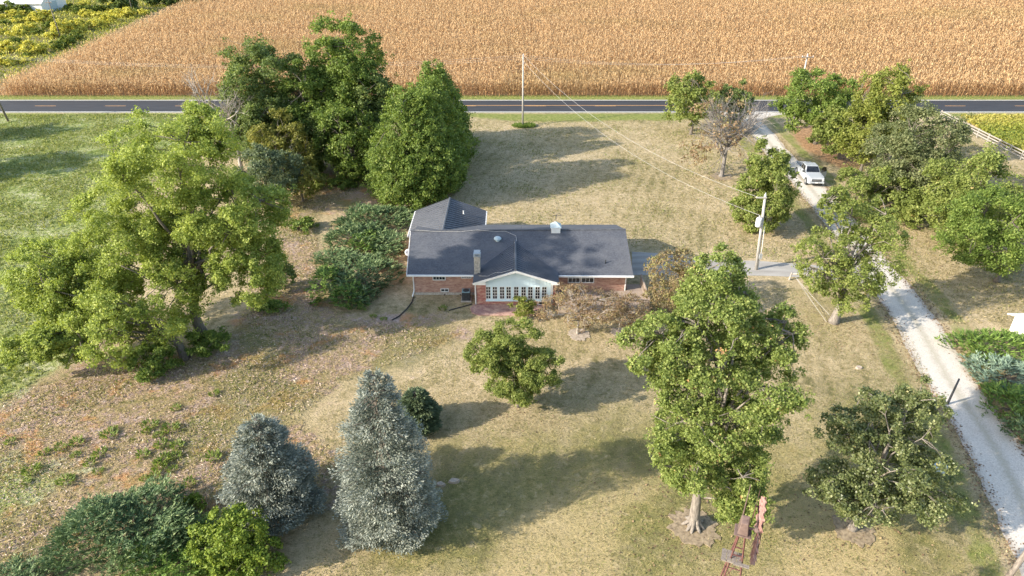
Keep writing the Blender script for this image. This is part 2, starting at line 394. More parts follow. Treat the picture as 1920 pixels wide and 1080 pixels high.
    w2 = t.nodes.new('ShaderNodeTexWave'); w2.inputs['Scale'].default_value = .17; w2.inputs['Distortion'].default_value = 2.5; w2.inputs['Detail'].default_value = 4; w2.inputs['Detail Scale'].default_value = .8
    t.links.new(mapping(t, v, (.12, 1, 1), (0, 0, .05)), w2.inputs['Vector'])
    near = math_(t, 'MULTIPLY', smooth(t, sep.outputs[1], 34, 27), smooth(t, sep.outputs[0], -14, -8))
    lawn = mix(t, math_(t, 'MULTIPLY', math_(t, 'MULTIPLY', near, smooth(t, w2.outputs['Fac'], .45, .8)), .6), lawn, (.60, .47, .26))
    tuft = smooth(t, noise(t, mapping(t, v, (1, 1.4, 1)), 1.5, 6, .72), .545, .64)
    lawn = mix(t, math_(t, 'MULTIPLY', tuft, .55), lawn, (.135, .14, .05))
    pale = smooth(t, noise(t, v, 1.1, 6, .72, .4), .56, .66)
    lawn = mix(t, math_(t, 'MULTIPLY', pale, .45), lawn, (.66, .53, .33))
    lt = mix(t, math_(t, 'MULTIPLY', tuft, .55), lt, (.12, .13, .045))
    lt = mix(t, math_(t, 'MULTIPLY', pale, .4), lt, (.66, .53, .44))
    lt = mix(t, math_(t, 'MULTIPLY', smooth(t, nA, .50, .57), .62), lt, (.21, .215, .075))
    col = mix(t, perturbed(s1.outputs[1]), lawn, lt)
    mw = mix(t, math_(t, 'MULTIPLY', tuft, .6), mw, (.085, .12, .03))
    mw = mix(t, math_(t, 'MULTIPLY', pale, .35), mw, (.52, .50, .30))
    col = mix(t, perturbed(s1.outputs[0]), col, mw)
    sl = ramp(t, nC, [(.35, (.22, .14, .08)), (.55, (.42, .25, .13)), (.7, (.50, .36, .22))])
    col = mix(t, perturbed(s1.outputs[2], .9, .35, .65), col, sl)
    vg = ramp(t, nC, [(.3, (.11, .15, .035)), (.5, (.22, .25, .07)), (.7, (.36, .33, .14))])
    col = mix(t, perturbed(a1.outputs['Alpha'], .9, .4, .62), col, vg)
    col = mix(t, s2.outputs[0], col, ramp(t, nC, [(.3, (.13, .11, .06)), (.55, (.27, .23, .12)), (.7, (.36, .32, .15))]))
    col = mix(t, s2.outputs[1], col, (.36, .24, .13))
    
    t.links.new(col, b.inputs['Base Color']); b.inputs['Roughness'].default_value = 1.0; b.inputs['Specular IOR Level'].default_value = .1
    h = math_(t, 'ADD', math_(t, 'MULTIPLY', fine, 1.0), math_(t, 'MULTIPLY', nC, .8))
    bump(t, b, h, .9, .28)
    tag(link('ground', me, m), kind='structure')
build_ground()

# ------------------------------------------------------------------ roads
def sheet(name, pts, z, mat):
    o = MB().poly([(p[0], p[1], z) for p in pts]).obj(name, mat); tag(o, kind='structure'); return o
def asphalt(name, c0, c1):
    m, t, b = newmat(name); v = objco(t)
    n = noise(t, mapping(t, v, (.15, 1, 1)), 1.5, 5, .6); n2 = noise(t, v, 12, 3, .6)
    k = math_(t, 'ADD', math_(t, 'MULTIPLY', n, .7), math_(t, 'MULTIPLY', n2, .3))
    t.links.new(ramp(t, k, [(.35, c0), (.65, c1)]), b.inputs['Base Color']); b.inputs['Roughness'].default_value = .85
    return m
M['asphalt'] = asphalt('asphalt', (.018, .020, .025), (.036, .038, .045))
M['asphalt_old'] = asphalt('asphalt_old', (.24, .225, .205), (.40, .38, .345))
M['line_white'] = mottled('line_white', (.55, .55, .53), (.75, .74, .72), 6, .7)
M['line_yellow'] = mottled('line_yellow', (.60, .30, .09), (.75, .42, .16), 6, .7)
M['shoulder'] = mottled('shoulder', (.24, .23, .16), (.40, .37, .30), 3, 1)
RY0, RY1 = G(960, 210)[1], G(960, 188)[1]
sheet('road_shoulder', [(-600, RY0-.55), (600, RY0-.55), (600, RY1+.4), (-600, RY1+.4)], .006, 'shoulder')
sheet('road', [(-600, RY0), (600, RY0), (600, RY1), (-600, RY1)], .014, 'asphalt')
ml = MB()
for y in (RY0+.12, RY1-.12): ml.poly([(-600, y-.09, .020), (600, y-.09, .020), (600, y+.09, .020), (-600, y+.09, .020)])
tag(ml.obj('road_edge_line', 'line_white'), kind='structure')
mid = (RY0+RY1)/2; ml = MB(); k = -400.
while k < 400:
    ml.poly([(k, mid-.08, .020), (k+3.6, mid-.08, .020), (k+3.6, mid+.08, .020), (k, mid+.08, .020)]); k += 12.19
ml.poly([(-44, mid+.22, .020), (27, mid+.22, .020), (27, mid+.40, .020), (-44, mid+.40, .020)])
tag(ml.obj('road_centre_line', 'line_yellow'), kind='structure')

def gravel_mat():
    m, t, b = newmat('gravel'); v = objco(t)
    n = noise(t, v, 9, 5, .75); n2 = noise(t, v, .8, 4, .6); n3 = noise(t, v, 2.5, 4, .7)
    c = ramp(t, n, [(.30, (.29, .26, .22)), (.45, (.53, .485, .42)), (.68, (.67, .62, .55))])
    c = mix(t, math_(t, 'MULTIPLY', smooth(t, n2, .48, .7), .35), c, (.42, .37, .31))
    a = N(t, 'ShaderNodeAttribute'); a.attribute_name = 'across'
    tr = math_(t, 'ADD', a.outputs['Fac'], math_(t, 'MULTIPLY', math_(t, 'SUBTRACT', n3, .5), .5))
    c = mix(t, math_(t, 'MULTIPLY', smooth(t, tr, .66, 1.0), .55), c, (.36, .30, .23))
    c = mix(t, math_(t, 'MULTIPLY', smooth(t, tr, .30, .0), .6), c, (.33, .30, .22))
    t.links.new(c, b.inputs['Base Color']); b.inputs['Roughness'].default_value = 1
    bump(t, b, n, .7, .05)
    return m
M['gravel'] = gravel_mat()
def build_drive():
    pts = []
    P = drive_pts
    for i in range(len(P)-1):                            # Catmull-Rom
        p0, p1, p2, p3 = P[max(i-1, 0)], P[i], P[i+1], P[min(i+2, len(P)-1)]
        for s in np.linspace(0, 1, 10, endpoint=False):
            pts.append(.5*((2*p1)+(-p0+p2)*s+(2*p0-5*p1+4*p2-p3)*s*s+(-p0+3*p1-3*p2+p3)*s**3))
    pts.append(P[-1]); pts = np.array(pts); rng = np.random.default_rng(5)
    d = unit(np.gradient(pts, axis=0)); nrm = np.stack([-d[:, 1], d[:, 0]], -1)
    n = len(pts); V = []; ac = []
    jl = np.convolve(rng.normal(0, .13, n+4), np.ones(3)/3, 'same')[:n]; jr = np.convolve(rng.normal(0, .13, n+4), np.ones(3)/3, 'same')[:n]
    for i in range(n):
        w = 1.9 + max(0, 6.5*(1-i/12.))*.8*(1 if i < 12 else 0)
        for k, u in enumerate(np.linspace(-1, 1, 7)):
            off = u*(w + (jl[i] if u < 0 else jr[i])*abs(u)**3)
            V.append((*(pts[i]+nrm[i]*off), .011)); ac.append(abs(u))
    F = [(i*7+k, i*7+k+1, (i+1)*7+k+1, (i+1)*7+k) for i in range(n-1) for k in range(6)]
    me = bpy.data.meshes.new('driveway'); me.from_pydata(V, [], F); me.update()
    a = me.attributes.new('across', 'FLOAT', 'POINT'); a.data.foreach_set('value', np.array(ac, np.float32))
    tag(link('driveway', me, 'gravel'), kind='structure')
build_drive()
sheet('garage_drive', [G(*p) for p in SPUR], .007, 'asphalt_old')

# ------------------------------------------------------------------ house
HY0, HY1 = 54.2, 63.7          # front and back wall
XL, XR = -8.95, 10.45
EZ, RZ = 2.43, 4.2             # eave, ridge
EYF, EYB, RYm = 53.6, 64.3, 59.0
house = thing('house', 'long low brick ranch house with a dark grey roof and a white glazed gable front', 'house', (0, 58, 0))
def hp(mb, name, mat, parent=house, **k):
    o = mb.obj(name, mat, parent, **k)
    if parent is house: o.matrix_parent_inverse = Matrix.Translation((0, -58, 0))
    return o
sub = lambda mb, name, mat, parent: mb.obj(name, mat, parent)
# walls
w = MB(); w.box(XL, XR, HY0, HY1, 0.25, 2.35)
for x in (XL, XR):
    s = -1 if x == XL else 1
    w.slab([(x, HY0, 2.35), (x, HY1, 2.35), (x, RYm, 4.0)], 0.0) if False else w.poly([(x, HY0, 2.35), (x, HY1, 2.35), (x, RYm, 4.05)])
w.box(-9.7, -3.4, HY1-.3, 67.0, 0, 2.4)
w.poly([(-9.7, 67.0, 2.4), (-3.4, 67.0, 2.4), (-6.6, 67.0, 3.85)])
hp(w, 'wall', 'brick')
w = MB(); w.box(XL-.04, XR+.04, HY0-.04, HY1+.04, 0, .25); hp(w, 'foundation', 'stone')
SRY = 52.35
w = MB(); w.box(-3.15, 3.85, SRY, HY0+.2, 0, .5); w.box(-3.15, -2.3, SRY, HY0+.2, .5, 2.45); w.box(3.4, 3.85, SRY+.02, HY0+.2, .5, 2.4)
hp(w, 'sunroom_wall', 'brick_red')
# roofs
def roof_quad(mb, a, b, c, d, th=.14): mb.slab([a, b, c, d], th)
r = MB()
roof_quad(r, (XL-.45, EYF, EZ), (XR+.4, EYF-.2, EZ), (XR+.35, RYm, RZ+.15), (XL-.65, RYm, RZ))
roof_quad(r, (XR+.35, RYm+.004, RZ+.15), (XR+.3, EYB, EZ), (XL-.6, EYB, EZ), (XL-.65, RYm+.004, RZ))
hp(r, 'roof', 'shingle')
r = MB(); r.tube([(XL-.66, RYm, RZ+.03), (XR+.36, RYm, RZ+.18)], .09, 6); hp(r, 'ridge_cap', 'shingle')
# rear wing (ridge runs away from the camera)
WL, WR, WM, WY = -10.35, -2.75, -6.6, 67.6
def ribbed(mb, e0, e1, r1, r0, n, axis_rib=True):        # slope with raised ribs running eave -> ridge
    mb.slab([e0, e1, r1, r0], .12)
    e0, e1, r1, r0 = map(Vector, (e0, e1, r1, r0))
    for i in range(n+1):
        f = i/n; a = e0.lerp(e1, f); b = r0.lerp(r1, f)
        up = Vector((0, 0, .028)); mb.beam(a+up, b+up, .075, .075)
r = MB(); ribbed(r, (WR, 61.0, EZ+.05), (WR, WY, EZ+.05), (WM, WY, 3.95), (WM, 58.9, 4.12), 16)
ribbed(r, (WL, WY, EZ+.05), (WL, 61.4, EZ+.05), (WM, 58.9, 4.12), (WM, WY, 3.95), 14)
hp(r, 'wing_roof', 'metal_roof')
r = MB(); r.tube([(WM, WY+.03, 4.0), (WM, 59.0, 4.2)], .11, 6); hp(r, 'wing_ridge_cap', 'metal_roof')
# sunroom gable roof
GL, GR, GM, GYF = -3.42, 4.12, .32, 51.85
gl = (GL, GYF, 2.52); gr_ = (GR, GYF, 2.52); ga = (GM, GYF, 3.76)
r = MB()
ribbed(r, (GR, GYF, 2.52), (GR, 54.0, 2.52), (GM, 57.75, 3.76), (GM, GYF, 3.76), 14)
ribbed(r, (GL, 54.0, 2.52), (GL, GYF, 2.52), (GM, GYF, 3.76), (GM, 57.75, 3.76), 14)
hp(r, 'gable_roof', 'metal_roof')
r = MB(); r.tube([(GM, GYF-.02, 3.82), (GM, 57.8, 3.84)], .1, 6); hp(r, 'gable_ridge_cap', 'metal_roof')
# gable end and fascia
s = MB(); s.slab([(GL+.35, SRY-.02, 2.1), (3.9, SRY-.02, 2.1), (3.9, SRY-.02, 2.52), (GM, SRY-.02, 3.62), (GL+.35, SRY-.02, 2.5)], 0.0)
s = MB()
pro = [(-2.3, 2.1), (3.45, 2.1), (3.45, 2.66), (GM, 3.62), (-2.3, 2.80)]
s.f.append(tuple(range(5))); s.v += [(x, SRY-.05, z) for x, z in pro]
s.f.append((9, 8, 7, 6, 5)); s.v += [(x, SRY+.12, z) for x, z in pro]
for k in range(5): s.f.append((k, (k+1) % 5, 5+(k+1) % 5, 5+k))
for i in range(19):
    x = -2.1+i*.3; zt = 3.6-(abs(x-GM)*.33)-.06
    s.box(x-.012, x+.012, SRY-.07, SRY-.052, 2.12, zt)
hp(s, 'gable_siding', 'siding')
f = MB()
f.beam((GL-.02, GYF-.03, 2.46), (GM, GYF-.03, 3.70), .05, .2); f.beam((GM, GYF-.032, 3.70), (GR+.02, GYF-.032, 2.46), .05, .2)
f.hexa([(GL, GYF+.02, 2.34), (-2.3, GYF+.02, 2.34), (-2.3, SRY-.06, 2.34), (GL, SRY-.06, 2.34), (GL, GYF+.02, 2.40), (-2.3, GYF+.02, 2.66), (-2.3, SRY-.06, 2.66), (GL, SRY-.06, 2.40)])
f.hexa([(3.46, GYF+.02, 2.34), (GR, GYF+.02, 2.34), (GR, SRY-.06, 2.34), (3.46, SRY-.06, 2.34), (3.46, GYF+.02, 2.60), (GR, GYF+.02, 2.40), (GR, SRY-.06, 2.40), (3.46, SRY-.06, 2.60)])
hp(f, 'fascia', 'white_paint')
f = MB()
f.beam((XL-.5, EYF-.06, EZ-.07), (GL-.02, EYF-.10, EZ-.07), .12, .15); hp(f, 'gutter', 'white_paint'); f = MB(); f.beam((GR+.05, EYF-.17, EZ-.07), (XR+.45, EYF-.25, EZ-.07), .12, .15)
hp(f, 'gutter', 'white_paint')
f = MB(); f.beam((WL-.04, WY, EZ), (WL-.04, 61.5, EZ), .1, .14); hp(f, 'gutter', 'white_paint'); f = MB(); f.beam((WR+.04, WY, EZ), (WR+.04, 63.9, EZ), .1, .14); hp(f, 'gutter', 'white_paint'); f = MB(); f.beam((XL-.5, EYF, EZ-.05), (XL-.72, RYm, RZ-.05), .05, .16)
hp(f, 'rake_board', 'white_paint')
for pts in ([(XL-.05, EYF-.02, 2.3), (XL-.02, HY0-.08, 2.0), (XL-.02, HY0-.08, .55), (XL-.15, HY0-.55, .12)],
            [(-3.25, SRY+.1, 2.35), (-3.24, SRY-.06, 2.1), (-3.24, SRY-.06, .15)],
            [(XR-.1, EYF-.2, 2.3), (XR-.1, HY0-.08, 2.0), (XR-.1, HY0-.08, .5)]):
    hp(MB().tube(pts, .06, 6), 'downspout', 'white_paint')
hp(MB().box(3.47, 3.62, SRY-.06, SRY+.02, .5, 2.1), 'corner_trim', 'white_paint')
# windows
def window(x0, x1, z0, z1, Y, nx, nz, fw=.07, name='window'):
    fr = MB(); fr.box(x0-fw, x0, Y-.07, Y+.02, z0-fw, z1+fw); fr.box(x1, x1+fw, Y-.07, Y+.02, z0-fw, z1+fw)
    fr.box(x0, x1, Y-.07, Y+.02, z1, z1+fw); fr.box(x0, x1, Y-.09, Y+.02, z0-fw, z0)
    for i in range(1, nx): x = x0+(x1-x0)*i/nx; fr.box(x-.018, x+.018, Y-.045, Y-.018, z0, z1)
    for i in range(1, nz): z = z0+(z1-z0)*i/nz; fr.box(x0, x1, Y-.043, Y-.016, z-.018, z+.018)
    o = hp(fr, name, 'white_paint')
    MB().box(x0, x1, Y-.012, Y+.01, z0, z1).obj('pane', 'glass', o)
window(-7.15, -6.1, 1.62, 2.25, HY0, 4, 2); window(-4.55, -3.75, 1.82, 2.25, HY0, 4, 2)
window(-6.5, -5.85, .38, .62, HY0, 2, 1, .05)
window(5.15, 6.15, 1.35, 2.2, HY0, 3, 2); window(6.35, 7.4, 1.35, 2.2, HY0, 3, 2)
pn = MB(); xs = [-2.3]; cent = []
wx = [906.5+i*0 for i in range(9)]
cpx = [(402), (491), (587), (675), (776), (875), (965), (1062), (1150)]           # read off the photo's window row
for c in cpx: cent.append((860+c/7.2-960)*61.2/1280)
WZ0, WZ1, HWW = .68, 1.93, .20
edges = [-2.3]
for c in cent: edges += [c-HWW, c+HWW]
edges.append(3.45)
pn.box(-2.3, 3.45, SRY-.05, SRY+.1, .5, WZ0); pn.box(-2.3, 3.45, SRY-.05, SRY+.1, WZ1, 2.098)
for i in range(0, len(edges), 2): pn.box(edges[i], edges[i+1], SRY-.05, SRY+.1, WZ0, WZ1)
pn.box(-2.34, 3.47, SRY-.12, SRY-.052, .46, .56)
hp(pn, 'window_panel', 'siding')
for c in cent: window(c-HWW+.02, c+HWW-.02, WZ0+.02, WZ1-.02, SRY, 2, 4, .03)
window(2.35, 3.0, .12, .36, SRY-.01, 1, 1, .07)
# chimney
ch = MB(); rng = random.Random(3)
cx0, cx1, cy0, cy1 = -3.36, -2.82, 53.35, 54.1
ch.box(cx0, cx1, cy0, cy1, 2.45, 4.35)
for k in range(14):
    z = 2.5+k*.13
    for q in range(2):
        d = rng.uniform(.01, .04); xa = cx0+q*.27+rng.uniform(0, .03)
        ch.box(xa, xa+.23, cy0-d, cy0-.002, z, z+.11)
    d = rng.uniform(.01, .035); ch.box(cx1+.002, cx1+d, cy0+.05+rng.uniform(0, .2), cy1-.1, z, z+.11)
chim = hp(ch, 'chimney', 'stone')
cp = MB(); cp.box(cx0-.06, cx1+.06, cy0-.06, cy1+.06, 4.352, 4.42)
for x in (cx0+.04, cx1-.04):
    for y in (cy0+.04, cy1-.04): cp.box(x-.03, x+.03, y-.03, y+.03, 4.42, 4.62)
cp.box(cx0-.02, cx1+.02, cy0-.04, cy1+.04, 4.62, 4.66)
sub(cp, 'chimney_cap', 'grey_metal', chim)
# cupola with weather vane
cx, cy = 4.15, RYm
c = MB(); c.box(cx-.42, cx+.42, cy-.42, cy+.42, RZ-.2, RZ+.55)
for i in range(3): c.box(cx-.3, cx+.3, cy-.45, cy-.42, RZ+.16+i*.11, RZ+.21+i*.11)
cup = hp(c, 'cupola', 'white_paint')
c = MB()
b0 = [(cx-.52, cy-.52), (cx+.52, cy-.52), (cx+.52, cy+.52), (cx-.52, cy+.52)]
c.hexa([(x, y, RZ+.55) for x, y in b0]+[(cx+(x-cx)*.08, cy+(y-cy)*.08, RZ+.98) for x, y in b0])
sub(c, 'cupola_roof', 'blue_grey', cup)
c = MB(); c.tube([(cx, cy, RZ+.95), (cx, cy, RZ+1.75)], .025, 5)
c.tube([(cx-.3, cy, RZ+1.6), (cx+.5, cy, RZ+1.6)], .02, 5); c.tube([(cx+.0, cy, RZ+1.62), (cx+.25, cy, RZ+1.85), (cx+.5, cy, RZ+1.62)], .02, 5)
sub(c, 'weather_vane', 'dark_metal', cup)
# vents, rods, cable, dish
vz = EZ+(57.75-EYF)*(RZ-EZ)/(RYm-EYF)
v = MB(); v.lathe((-1.35, 57.75, vz), [(.22, -.1), (.22, .16), (.36, .18), (.36, .26), (.25, .36), (.05, .4)], 14); hp(v, 'dome_vent', 'blue_grey', smooth=False)
for x, y in ((8.5, 54.9), (-.9, 55.6)):
    z = EZ+(y-EYF)*(RZ-EZ)/(RYm-EYF)
    hp(MB().lathe((x, y, z), [(.10, -.1), (.09, .08), (.05, .08), (.05, .42)], 10), 'vent_pipe', 'dark_metal')
hp(MB().lathe((-5.0, 64.8, 3.35), [(.12, -.1), (.1, .08), (.055, .08), (.055, .42)], 10), 'vent_pipe', 'white_paint')
for x in (-9.2, -6.9, -3.3, .9):
    hp(MB().tube([(x, RYm, RZ), (x, RYm, RZ+.65)], .018, 4), 'lightning_rod', 'chrome')
cb = [(-9.2, RYm-.03, RZ+.13), (-7.5, RYm-.2, RZ+.06), (-5, RYm-.25, RZ+.05), (-3.3, RYm-.05, RZ+.14), (-1.5, RYm-.25, RZ+.06), (-.6, RYm-.2, RZ+.07), (.35, 58.3, 4.05), (.45, 57.6, 3.9), (.2, 57.0, 3.92)]
hp(MB().tube(cb, .016, 4), 'roof_cable', 'wire')
hp(MB().tube([(.0, GYF+.25, 3.76), (-.9, GYF+.3, 3.46), (-1.5, GYF+.55, 3.28), (-2.1, GYF+.4, 3.04), (-2.9, GYF+.9, 2.78)], .016, 4), 'roof_cable', 'wire')
d = MB(); prof = [(.02, .0), (.2, .025), (.34, .09), (.35, .1), (.2, .04), (.02, .012)]
d.lathe((0, 0, 0), prof, 18)
dish = d.obj('satellite_dish', 'plate', house, smooth=True); dish.location = (-9.75, 57.3-58, 2.75); dish.rotation_euler = (math.radians(50), 0, math.radians(20))
MB().tube([(0, 0, -.02), (.0, .25, -.35), (.45, .35, -.35)], .03, 6).obj('dish_arm', 'grey_metal', dish)

# brick patio, deck, air conditioner, drains, coiled hose
pt = MB(); pp = [(-3.75, 51.75), (-3.5, 50.9), (-2.9, 50.55), (.6, 50.5), (2.9, 50.6), (2.95, 52.32), (-3.4, 52.32)]
pt.slab([(x, y, .09) for x, y in pp], .085)
tag(pt.obj('brick_patio', 'brick_pave'), 'low red brick patio along the foot of the glazed gable front', 'patio')
deck = thing('deck', 'weathered wooden deck with a slatted railing behind the dry brown trees', 'deck', (0, 0, 0))
DX0, DX1, DY0, DY1, DZ = 4.05, 12.0, 50.75, 54.1, .5
fl = MB(); y = DY0
while y < DY1-.05:
    fl.box(DX0, XR-.0 if False else DX1, y, y+.13, DZ-.04, DZ); y += .145
fl.obj('floor', 'deck_wood', deck)
sk = MB(); sk.box(DX0, DX1, DY0-.03, DY0-.002, .12, DZ-.02); sk.box(DX1+.002, DX1+.03, DY0, DY1+1.2, .12, DZ-.02); sk.obj('rim_board', 'deck_wood', deck)
def railing(a, b):
    a = Vector(a); b = Vector(b); L = (b-a).length; rl = MB()
    rl.beam(a+Vector((0, 0, 1.0)), b+Vector((0, 0, 1.0)), .13, .045); rl.beam(a+Vector((0, 0, .88)), b+Vector((0, 0, .88)), .04, .08); rl.beam(a+Vector((0, 0, .12)), b+Vector((0, 0, .12)), .04, .08)
    n = int(L/.14)
    for i in range(1, n): p = a.lerp(b, i/n); rl.beam(p+Vector((0, 0, .12)), p+Vector((0, 0, .9)), .035, .035)
    rl.obj('railing', 'deck_wood', deck)
    m_ = max(1, round(L/1.9))
    for i in range(m_+1):
        p = a.lerp(b, i/m_); MB().box(p.x-.05, p.x+.05, p.y-.05, p.y+.05, 0.0, DZ+1.08).obj('post', 'deck_wood', deck)
railing((DX0+.06, DY0+.06, DZ), (DX1-.06, DY0+.06, DZ)); railing((DX1-.06, DY0+.25, DZ), (DX1-.06, DY1+1.1, DZ))
e = MB(); y = DY1+.01
while y < DY1+1.1: e.box(XR+.1, DX1, y, y+.13, DZ-.04, DZ); y += .145
e.obj('side_floor', 'deck_wood', deck)
ac = thing('air_conditioner', 'dark grey air conditioning unit with a blue top beside the brick wall', 'air conditioner', (-4.15, 53.3, 0))
MB().box(-.48, .48, -.48, .48, 0, .1).obj('pad', 'stone', ac)
a = MB(); a.box(-.36, .36, -.36, .36, .1, .92)
for i in range(9):
    z = .16+i*.08; a.box(-.375, .375, -.375, -.362, z, z+.035); a.box(.362, .375, -.36, .36, z, z+.035)
a.obj('casing', 'dark_metal', ac, bevel=.02)
MB().box(-.38, .38, -.38, .38, .922, .98).obj('top', 'teal_plastic', ac, bevel=.03)
MB().lathe((0, 0, .985), [(.29, 0), (.29, .02), (.24, .03), (.05, .04)], 18).obj('fan_grille', 'dark_metal', ac)
dr = [G(776, 556), G(772, 568), G(763, 580), G(748, 594), G(735, 601)]
tag(MB().tube([(p[0], p[1], .06) for p in dr], .05, 8).obj('drain_pipe', 'black_pipe'), 'black corrugated drain pipe bending away from the left house corner', 'drain pipe')
dr = [G(885, 571), G(868, 576), G(852, 580), G(842, 583)]
tag(MB().tube([(p[0], p[1], .06) for p in dr], .05, 8).obj('drain_pipe', 'black_pipe'), 'short black drain pipe leading from the corner of the glazed gable', 'drain pipe')
p = G(1007, 590); hs = MB()
for k in range(3):
    c = [(p[0]+(.42-.03*k)*math.cos(q*math.pi/8), p[1]+(.36-.03*k)*math.sin(q*math.pi/8), .05+.07*k) for q in range(17)]
    hs.tube(c, .045, 6)
tag(hs.obj('coiled_hose', 'black_pipe'), 'black coiled garden hose lying on the grass beside the patio shrub', 'hose')
p = G(848, 556); hs = MB()
hs.tube([(p[0]+.75*math.cos(q*math.pi/8), p[1]+.55*math.sin(q*math.pi/8)+.15, .07) for q in range(9)], .06, 6)
tag(hs.obj('bed_edging', 'brown_rust'), 'curved brown edging round the small window well by the brick wall', 'edging')

# ------------------------------------------------------------------ trees
def fit(l, r, t, b, Y):
    c, k = atY((l+r)/2, (t+b)/2, Y)
    R = (r-l)/2*k/FPX; E = (b-t)/2*k/FPX
    th = math.atan2(HC-c[2], Y); s, co = math.sin(th), math.cos(th)
    Ry = min(R, .82*E/s)
    h = math.sqrt(max(E*E-(Ry*s)**2, (.45*E)**2))/co
    return c, np.array([R, Ry, h]), k
def crown_sample(rng, c, S, n, kind='round'):
    n = max(4, n)
    if kind == 'cone':
        zz = 1-2*np.sqrt(rng.random(n)*.985+.012)
        u = (zz+1)/2                                    # 0 bottom, 1 top
        pr = np.minimum(1.0, (1-u)*1.5)**.88*np.minimum(1, .72+u*1.4)
        az = rng.random(n)*2*np.pi
        lob = 1+.10*np.sin(az*3+u*9+rng.random()*6)+.09*np.sin(az*7-u*15)+.10*np.sin(az*11+u*37)*np.sin(u*29-az*4)
        rf = (.45+.55*rng.random(n)**.45)*lob
        q = np.stack([np.cos(az)*pr*rf, np.sin(az)*pr*rf, zz], -1)
        out = np.stack([np.cos(az), np.sin(az), np.full(n, .5)], -1)
    else:
        ns = int(np.clip(14+3.6*min(S)**1.5, 16, 90))
        i = np.arange(ns)+.5; ph = np.arccos(1-2*i/ns); th = np.pi*(1+5**.5)*i+rng.random()*6
        sd = unit(np.stack([np.cos(th)*np.sin(ph), np.sin(th)*np.sin(ph), np.cos(ph)], -1)+rng.normal(0, .16, (ns, 3)))
        rs = rng.uniform(.14, .34, ns)*(1.0 if ns > 24 else 1.15); rc_ = np.clip(1.0-rs+rng.normal(-.02, .14, ns), .2, .95)
        j = rng.choice(ns, n, p=rs**2/np.sum(rs**2))
        dd = unit(rdir(rng, n)+sd[j]*.75+np.array([0, 0, .35]))
        q = sd[j]*rc_[j][:, None]+dd*(rs[j]*(.62+.38*rng.random(n)**.6))[:, None]
        inner = rng.random(n) < .10
        q[inner] = (sd[j]*rc_[j][:, None]*rng.random((n, 1)))[inner]
        stray = rng.random(n) < .09
        q[stray] *= rng.uniform(1.04, 1.22, (n, 1))[stray]
        out = dd
    return c+q*S, unit(out)
def foliage(rng, C, O, rc, L, mat, per, name, parent, tilt=.55, spread=None, droop=0.0):
    n = len(C); tot = n*per
    idx = np.repeat(np.arange(n), per)
    off = rng.normal(size=(tot, 3))*np.array([.58, .58, .42])*rc[idx][:, None]
    P = C[idx]+off
    keep = P[:, 2] > .12; P = P[keep]; idx = idx[keep]; tot = len(P)
    nr = unit(rng.normal(size=(tot, 3))*.75+O[idx]*tilt+np.array([0, 0, .55]))
    ax = rng.normal(size=(tot, 3)); ax[:, 2] -= droop
    ax = unit(np.cross(nr, ax))
    Ls = L*(.65+.7*rng.random(tot)); V = kites(P, ax, nr, Ls, Ls*.72)
    ct = rng.normal(.46, .15, n); tint = ct[idx]+rng.normal(0, .13, tot)
    return quadmesh(name, V, np.clip(tint, 0, .99), mat, parent)
def bent(a, b, rng, seg=5, wob=.08, sag=0.12):
    a = np.array(a, float); b = np.array(b, float); L = np.linalg.norm(b-a); pts = []
    for i in range(seg+1):
        f = i/seg; p = a+(b-a)*f
        p[2] += sag*L*math.sin(f*math.pi)*.5
        if 0 < i < seg: p += rng.normal(0, wob*L*.5, 3)*np.array([1, 1, .5])
        pts.append(p)
    return pts

